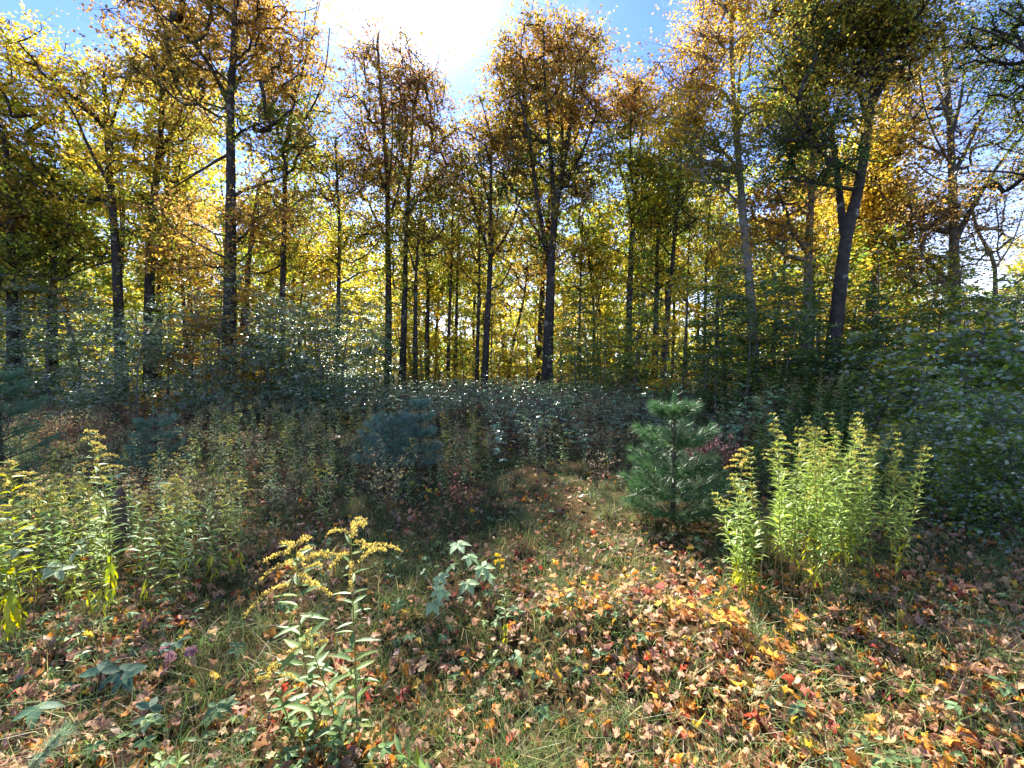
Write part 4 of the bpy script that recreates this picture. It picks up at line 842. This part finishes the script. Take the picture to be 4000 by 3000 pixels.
for i, (u1, v1, u2, v2, lb) in enumerate([(430, 1390, 480, 1340, 'pale thin stick lying in the left foreground leaves'), (930, 1310, 1010, 1290, 'reddish fallen twig left of the pale bramble'), (900, 1370, 1000, 1300, 'straw-coloured fallen twig below the pale bramble'), (1640, 1270, 1650, 1180, 'thin dead stalk standing beside the sunny clump'), (1560, 1330, 1566, 1230, 'bare upright stalk at the top of the sunny slope')]):
    a_ = G(u1, v1); e_ = (G(u2, v2) if i < 3 else V(u2, v2, a_[1])); e_ = e_ + [0, 0, .03]; ro = link('fallen_twig', Geo().tube(smooth_path([a_, (a_ + e_) / 2 + [0, 0, .02], e_], .05) , .0028, 5, np.array([.3, .2, .13])).mesh('fallen_twig', M_STEM), label=lb, cat='twig')
# leafy spray at the bottom edge, pine tip in the corner
b = G(960, 1750); r = np.random.default_rng(720); ro = rootof('leafy_spray', b, 'bright green leafy spray rising into the bottom edge', 'plant')
P = smooth_path([(0, 0, 0), V(930, 1680, b[1] - .05) - b, V(860, 1625, b[1] - .1) - b], .02); link('stem', Geo().tube(P, .003, 5, np.array([.2, .2, .06])).mesh('stem', M_STEM), ro)
for i in range(16):
    o = P[int((.15 + .85 * i / 16) * (len(P) - 1))]; s = 1 if i % 2 else -1
    link('leaf', (GL_LIME + GL_GREEN)[r.integers(2, 7)], ro, leaf_matrix(o, np.array([-.3, s * .5, .6]) + r.normal(0, .15, 3), np.array([0, -.8, .6]), .075 * r.uniform(.8, 1.2)))
b = G(60, 1700); nd = Geo()
for q in np.linspace(0, 1, 16): needle_tuft(r, nd, np.array([.10 * q, .03 * q, .06 + .12 * q]), np.array([.8, .1, .5]), .085, 14, np.array([.25, .34, .2]))
ro = rootof('pine_seedling', b, 'pine seedling tip showing at the bottom left corner', 'pine seedling'); link('needles', nd.mesh('needles', M_NEED), ro)
link('stem', Geo().tube([(-.02, 0, -.02), (0, 0, .06), (.10, .03, .18)], .004, 5, np.array([.1, .08, .05])).mesh('stem', M_STEM), ro)

# ================================================================== FIELD OF WEEDS
r = np.random.default_rng(800)
def gr_geo(Ht, lcol, fcol, nl=26, sp=6, ll=.08, wide=NARROW2, fl=12):
    st, lv, s_ = goldenrod(r, [(0, 0, -.02), (r.normal(0, .03), r.normal(0, .03), Ht * .5), (r.normal(0, .07), r.normal(0, .07), Ht)], nl, ll, sp, .09, fl, lcol, fcol, .1, .93, .1)
    g_ = Geo().tube([(0, 0, -.02), lv[len(lv) // 2][0], lv[-1][0]], [.004, .003, .0015], 3, np.array([.12, .09, .05])); o, a, n_, s, c = map(np.array, zip(*lv)); g_.inst(wide, o, a, n_, s, c)
    for q in s_: g_.merge(q)
    return g_
def berry_geo(Ht, col, n=8, ls=.08):
    g_ = Geo()
    for k in range(3):
        az = r.uniform(0, 6.28); e = np.array([math.cos(az), math.sin(az), 0]) * Ht * .4; P = smooth_path([(0, 0, 0), e * .4 + [0, 0, Ht * .8], e + [0, 0, Ht * r.uniform(.7, 1)]], .12); g_.tube(P, .003, 3, np.array([.14, .08, .06]))
        for i in range(n // 3 + 1):
            o = P[int(r.uniform(.3, 1) * (len(P) - 1))] + r.normal(0, .05, 3); f = r.uniform(0, 6.28)
            A_ = np.array([[math.cos(f + q), math.sin(f + q), r.normal(-.1, .15)] for q in (-1.3, 0, 1.3)]); m = len(A_)
            g_.inst(KITE2, np.repeat(o[None], m, 0), A_, unit(r.normal(0, .25, (m, 3)) + [0, 0, 1]), ls * r.uniform(.8, 1.2, m), np.array(col) * r.uniform(.75, 1.25, (m, 1)))
    return g_
KITE2 = (np.array([(0, 0, 0), (-.36, .42, .07), (0, 1, -.12), (.36, .42, .07), (0, .45, -.02)]), np.array([(0, 4, 1), (4, 2, 1), (0, 3, 4), (3, 2, 4)]))
T_GREEN = [gr_geo(h, (.24, .34, .15), FB, 30, 5) for h in (.75, .9, .65)]
T_YEL = [gr_geo(h, (.22, .29, .07), FG, 32, 8) for h in (.8, .65)]
T_TALL = [gr_geo(h, (.15, .25, .07), (.36, .27, .12), 44, 9, .13, NARROW2, 14) for h in (1.3, 1.5, 1.2, 1.4)]
T_AST = [aster_geo(r, h, 9, (.13, .10, .06), c, (.18, .22, .09)) for h, c in ((.7, (.32, .27, .14)), (.6, (.34, .30, .17)), (.8, (.22, .23, .11)))]
T_BER = [berry_geo(h, c) for h, c in ((.8, (.17, .26, .14)), (.65, (.20, .29, .17)), (.9, (.13, .22, .10)))]
T_BRN = [aster_geo(r, h, 7, (.14, .07, .04), (.28, .14, .07), (.20, .10, .05)) for h in (.45, .55)]
stuff = {}
singles = []
def scatter(x, y, T, key, sc, tnt):
    Mx = Matrix.Translation((x, y, float(hgt(x, y)))) @ Matrix.Rotation(r.uniform(0, 6.28), 4, 'Z') @ Matrix.Rotation(r.normal(0, .1), 4, 'X') @ Matrix.Scale(sc, 4)
    stuff.setdefault(key, Geo()).merge(T[r.integers(0, len(T))], Mx, tnt)
def density(u, y, kind): return 1
cnt_ = 0
for _ in range(6600):
    y = 3.0 + 14.5 * r.uniform() ** .8; x = r.uniform(-1.28, 1.28) * y; u = proj_u(x, y); tn = r.uniform(1.15, 1.8)
    if any(abs(u - a_) < w_ and b_ < y < c_ for a_, w_, b_, c_ in ((860, 70 + 20 * math.sin(y * 9), 5.5, 6.8), (338, 50, 5.5, 6.5), (1452, 110, 3, 4.8), (1570, 60, 4, 5.4))): continue
    if u < 1050:                                   # left and middle-left field
        if y < 3.6 and u > 560: continue
        if 560 < u < 1050 and y < 3.6 + (u - 560) / 350: continue
        p = r.uniform()
        if y > 10.5 and u > 480:
            if p < .55: scatter(x, y, T_BER, 'b', r.uniform(.9, 1.3), tn)
            elif p < .7: scatter(x, y, T_AST, 'a', r.uniform(.9, 1.2), tn)
        elif u < 450 and y > 7:
            if p < .2: scatter(x, y, T_BRN, 'n', r.uniform(.8, 1.2), tn)
            elif p < .4: scatter(x, y, T_AST, 'a', r.uniform(.7, 1.0), tn)
        else:
            if p < .24: scatter(x, y, T_GREEN, 'g', r.uniform(.6, 1.0), tn)
            elif p < .42: scatter(x, y, T_YEL, 'y', r.uniform(.6, .95), tn)
            elif p < .53: scatter(x, y, T_AST, 'a', r.uniform(.6, 1.0), tn)
            elif p < .58: scatter(x, y, T_BRN, 'n', r.uniform(.7, 1.1), tn)
    elif u < 1560:                                 # centre
        if y < 5.6 + .5 * math.sin(u / 90): continue
        p = r.uniform()
        if y > 8.2:
            if p < .45: scatter(x, y, T_BER, 'b', r.uniform(.95, 1.35), tn)
            elif p < .7: scatter(x, y, T_AST, 'a', r.uniform(.9, 1.3), tn)
        else:
            if p < .36: scatter(x, y, T_GREEN, 'g', r.uniform(.6, .95), tn * .9)
            elif p < .5: scatter(x, y, T_AST, 'a', r.uniform(.7, 1.1), tn)
            elif p < .68 and y > 6.5: scatter(x, y, T_BER, 'b', r.uniform(.7, 1.1), tn)
    else:                                          # tall thicket on the right
        lim = 4.7 if u < 2000 else 4.4
        if y < lim or y > 9.5: continue
        p = r.uniform()
        s = np.clip((y - lim) / 2.5, .55, 1.0)
        if p < .46: scatter(x, y, T_TALL, 't', s * r.uniform(.85, 1.12), tn)
        elif p < .55: scatter(x, y, T_AST, 'a', s * 1.5 * r.uniform(.9, 1.1), tn)
        elif p < .66: scatter(x, y, T_BER, 'b', s * 1.5, tn)
NAMES = dict(b=('bramble_thicket', 'low dark bramble thicket with glinting leaves across the middle of the clearing', 'brambles', M_GLOSS), g=('green_weeds', 'green leafy weeds filling the clearing', 'weeds', M_WEED),
             y=('yellow_green_weeds', 'yellow-green goldenrod weeds filling the left of the clearing', 'weeds', M_WEED), a=('dry_weeds', 'grey-brown dry aster weeds filling the clearing', 'weeds', M_WEED),
             n=('rusty_weeds', 'rust-brown low dead weeds at the left back of the clearing', 'weeds', M_FLOWER), t=('goldenrod_thicket', 'tall dark goldenrod thicket behind the sunny clump', 'goldenrods', M_WEED))
for k, g_ in stuff.items():
    nm, lb, ct, mm = NAMES[k]; link(nm, g_.mesh(nm, mm), label=lb, cat=ct, kind='stuff')

g_ = Geo(); r = np.random.default_rng(880); nG = 1900
yy = 1.5 + 5 * r.uniform(0, 1, nG) ** 1.3; xx = r.uniform(-1.25, 1.25, nG) * yy; patch = np.sin(xx * 2.3 + 1) * np.sin(yy * 3.1 + .5) + np.where(xx < 0, .1, -.3); k_ = patch > .2; xx, yy = xx[k_], yy[k_]
for x0, y0 in zip(xx, yy):
    z0 = float(hgt(x0, y0)) + r.uniform(.03, .13); f = r.uniform(0, 6.28); q = np.array([0, 1.25, -1.25] if r.uniform() < .6 else [0, .9, -.9, 2, -2]); m = len(q)
    A_ = np.stack([np.cos(f + q), np.sin(f + q), r.normal(-.1, .2, m)], 1); up = np.array([r.normal(0, .3), -.3 + r.normal(0, .3), 1.])
    g_.inst(OVATE, np.repeat([[x0, y0, z0]], m, 0), A_, np.repeat(up[None], m, 0), r.uniform(.026, .046), np.array([(.13, .21, .07), (.15, .24, .08), (.22, .30, .09), (.28, .12, .06)][r.choice(4, p=[.4, .35, .2, .05])]) * r.uniform(.8, 1.2, (m, 1)))
    g_.tube([(x0 + .01, y0, z0 - .1), (x0, y0, z0)], .0012, 3, np.array([.15, .12, .05]))
link('ground_cover', g_.mesh('ground_cover', M_BERRY), label='small green three and five leaved seedlings creeping between grass and fallen leaves', cat='ground cover', kind='stuff')

# ================================================================== GRASS
r = np.random.default_rng(900)
nT = 5000; ty = 1.1 + 9.5 * r.uniform(0, 1, nT) ** 1.25; tx = r.uniform(-1.28, 1.28, nT) * ty
nb = 15; cx = np.repeat(tx, nb) + r.normal(0, .05, nT * nb); cy = np.repeat(ty, nb) + r.normal(0, .05, nT * nb); n = len(cx)
cz = hgt(cx, cy) - .005; ln = np.repeat(r.uniform(.09, .23, nT), nb) * r.uniform(.6, 1.3, n); lean = np.repeat(r.normal(0, .6, (nT, 2)), nb, 0) + r.normal(0, .75, (n, 2)); wd_ = r.uniform(.0013, .003, n)
d1 = unit(np.c_[lean * .5, np.ones(n)]); d2 = unit(np.c_[lean * 1.6, np.ones(n) * .45]); b0 = np.c_[cx, cy, cz]
m1 = b0 + d1 * (ln * .45)[:, None]; tp = m1 + d2 * (ln * .65)[:, None]; az = r.uniform(0, 3.14, n); s = np.c_[np.cos(az), np.sin(az), np.zeros(n)] * wd_[:, None]
v = np.stack([b0 - s, b0 + s, m1 - s * .8, m1 + s * .8, tp], 1); i = np.arange(n)[:, None] * 5
f = np.concatenate([i + [0, 1, 3], i + [0, 3, 2], i + [2, 3, 4]])
gc_ = np.array([(.10, .17, .04), (.14, .20, .05), (.38, .31, .14), (.28, .25, .10)])[r.choice(4, n, p=[.42, .34, .12, .12])] * r.uniform(.7, 1.25, (n, 1))
link('grass', Geo().add(v.reshape(-1, 3), f, np.repeat(gc_, 5, 0)).mesh('grass', M_GRASS), label='thin green and straw grass between the fallen leaves', cat='grass', kind='stuff')

# ================================================================== FALLEN LEAVES
r = np.random.default_rng(950)
FC = [Pk, Tn, Br, Or, Yl, Rd, (.5, .27, .1), (.36, .19, .12)]
def litter(n, ylo, yhi, pw, T, sz):
    y = ylo + (yhi - ylo) * r.uniform(0, 1, n) ** pw; x = r.uniform(-1.3, 1.3, n) * y
    return x, y
nl = 18500; x = []; y = []
while len(x) < nl:
    yy = 1.15 + 12 * r.uniform() ** 2.0; xx = r.uniform(-1.25, 1.25) * yy; u = proj_u(xx, yy)
    dens = .5 + .55 * math.sin(xx * 3.1 + 1 + math.sin(yy * 2)) * math.sin(yy * 2.7 + xx) + (.45 if u > 1250 and yy < 3.2 else 0) + (.12 if u < 1100 and yy < 3 else 0)
    if r.uniform() < dens: x.append(xx); y.append(yy)
x, y = np.array(x), np.array(y); z = hgt(x, y) + r.uniform(.006, .07, nl)
sz = r.uniform(.042, .092, nl) * np.where(r.uniform(0, 1, nl) < .15, .6, 1)
up = unit(r.normal(0, .6, (nl, 3)) + [0, 0, 1]); ax = unit(np.cross(up, r.normal(0, 1, (nl, 3))))
uu = proj_u(x, y); warm = (uu > 1150) & (y < 3.3)
pw_ = np.array([.27, .12, .24, .11, .03, .05, .05, .13]); pw2 = np.array([.28, .12, .16, .19, .06, .05, .06, .08])
ci = np.where(warm, r.choice(8, nl, p=pw2), r.choice(8, nl, p=pw_)); fc = np.array(FC)[ci] * r.uniform(.7, 1.2, (nl, 1))
app = sz / y; order = np.argsort(-app); vis = [i for i in order if abs(uu[i] - 1106) < 1120 and y[i] > 1.62][:300]; vs = set(vis)
fm = {}
for i in vis:
    k = (int(r.integers(0, 9)), int(ci[i]), int(r.integers(0, 2)))
    if k not in fm: fm[k] = Geo().add(MAPLES[k[0]][0], MAPLES[k[0]][1], np.array(FC[k[1]]) * (.85 + .25 * k[2])).mesh('fallen_leaf', M_FALLEN)
    link('fallen_leaf', fm[k], GROUND, leaf_matrix((x[i], y[i], z[i] + .01), ax[i], up[i], sz[i] * 1.05))
rest = np.array([i for i in range(nl) if i not in vs]); g_ = Geo(); which = r.integers(0, 8, len(rest))
for k in range(8):
    q = rest[which == k]; g_.inst(MAPLO[k], np.c_[x, y, z][q], ax[q], up[q], sz[q] * 1.1, fc[q])
n2 = 11000; yy = 8 + 30 * r.uniform(0, 1, n2); xx = r.uniform(-1.3, 1.3, n2) * yy
g_.inst(KITE, np.c_[xx, yy, hgt(xx, yy) + .02], unit(r.normal(0, 1, (n2, 3)) * [1, 1, .2]), unit(r.normal(0, .5, (n2, 3)) + [0, 0, 1]), r.uniform(.1, .22, n2), np.array(FC)[r.choice(8, n2, p=pw_)])
link('leaf_litter', g_.mesh('leaf_litter', M_FALLEN), label='brown, pink and orange fallen maple leaves covering the ground', cat='leaf litter', kind='stuff')

g_ = Geo(); r = np.random.default_rng(970)
for i in range(260):
    yy = 1.6 + 7 * r.uniform() ** 1.3; xx = r.uniform(-1.25, 1.25) * yy; az = r.uniform(0, 6.28); L_ = r.uniform(.12, .5); d = np.array([math.cos(az), math.sin(az), 0]) * L_; p0 = np.array([xx, yy, 0.])
    P_ = np.array([p0, p0 + d * .5 + r.normal(0, .02, 3), p0 + d]); P_[:, 2] = hgt(P_[:, 0], P_[:, 1]) + r.uniform(.015, .06, 3); g_.tube(P_, np.array([1, .8, .4]) * r.uniform(.0015, .004), 4, np.array([.2, .15, .11]) * r.uniform(.5, 1.4))
link('dead_twigs', g_.mesh('dead_twigs', M_STEM), label='thin dead twigs scattered among the fallen leaves and grass', cat='dead twigs', kind='stuff')
tris = sum(len(m.loops) - 2 * len(m.polygons) for m in bpy.data.meshes)
print('TRIS', tris, 'OBJ', len(bpy.data.objects))
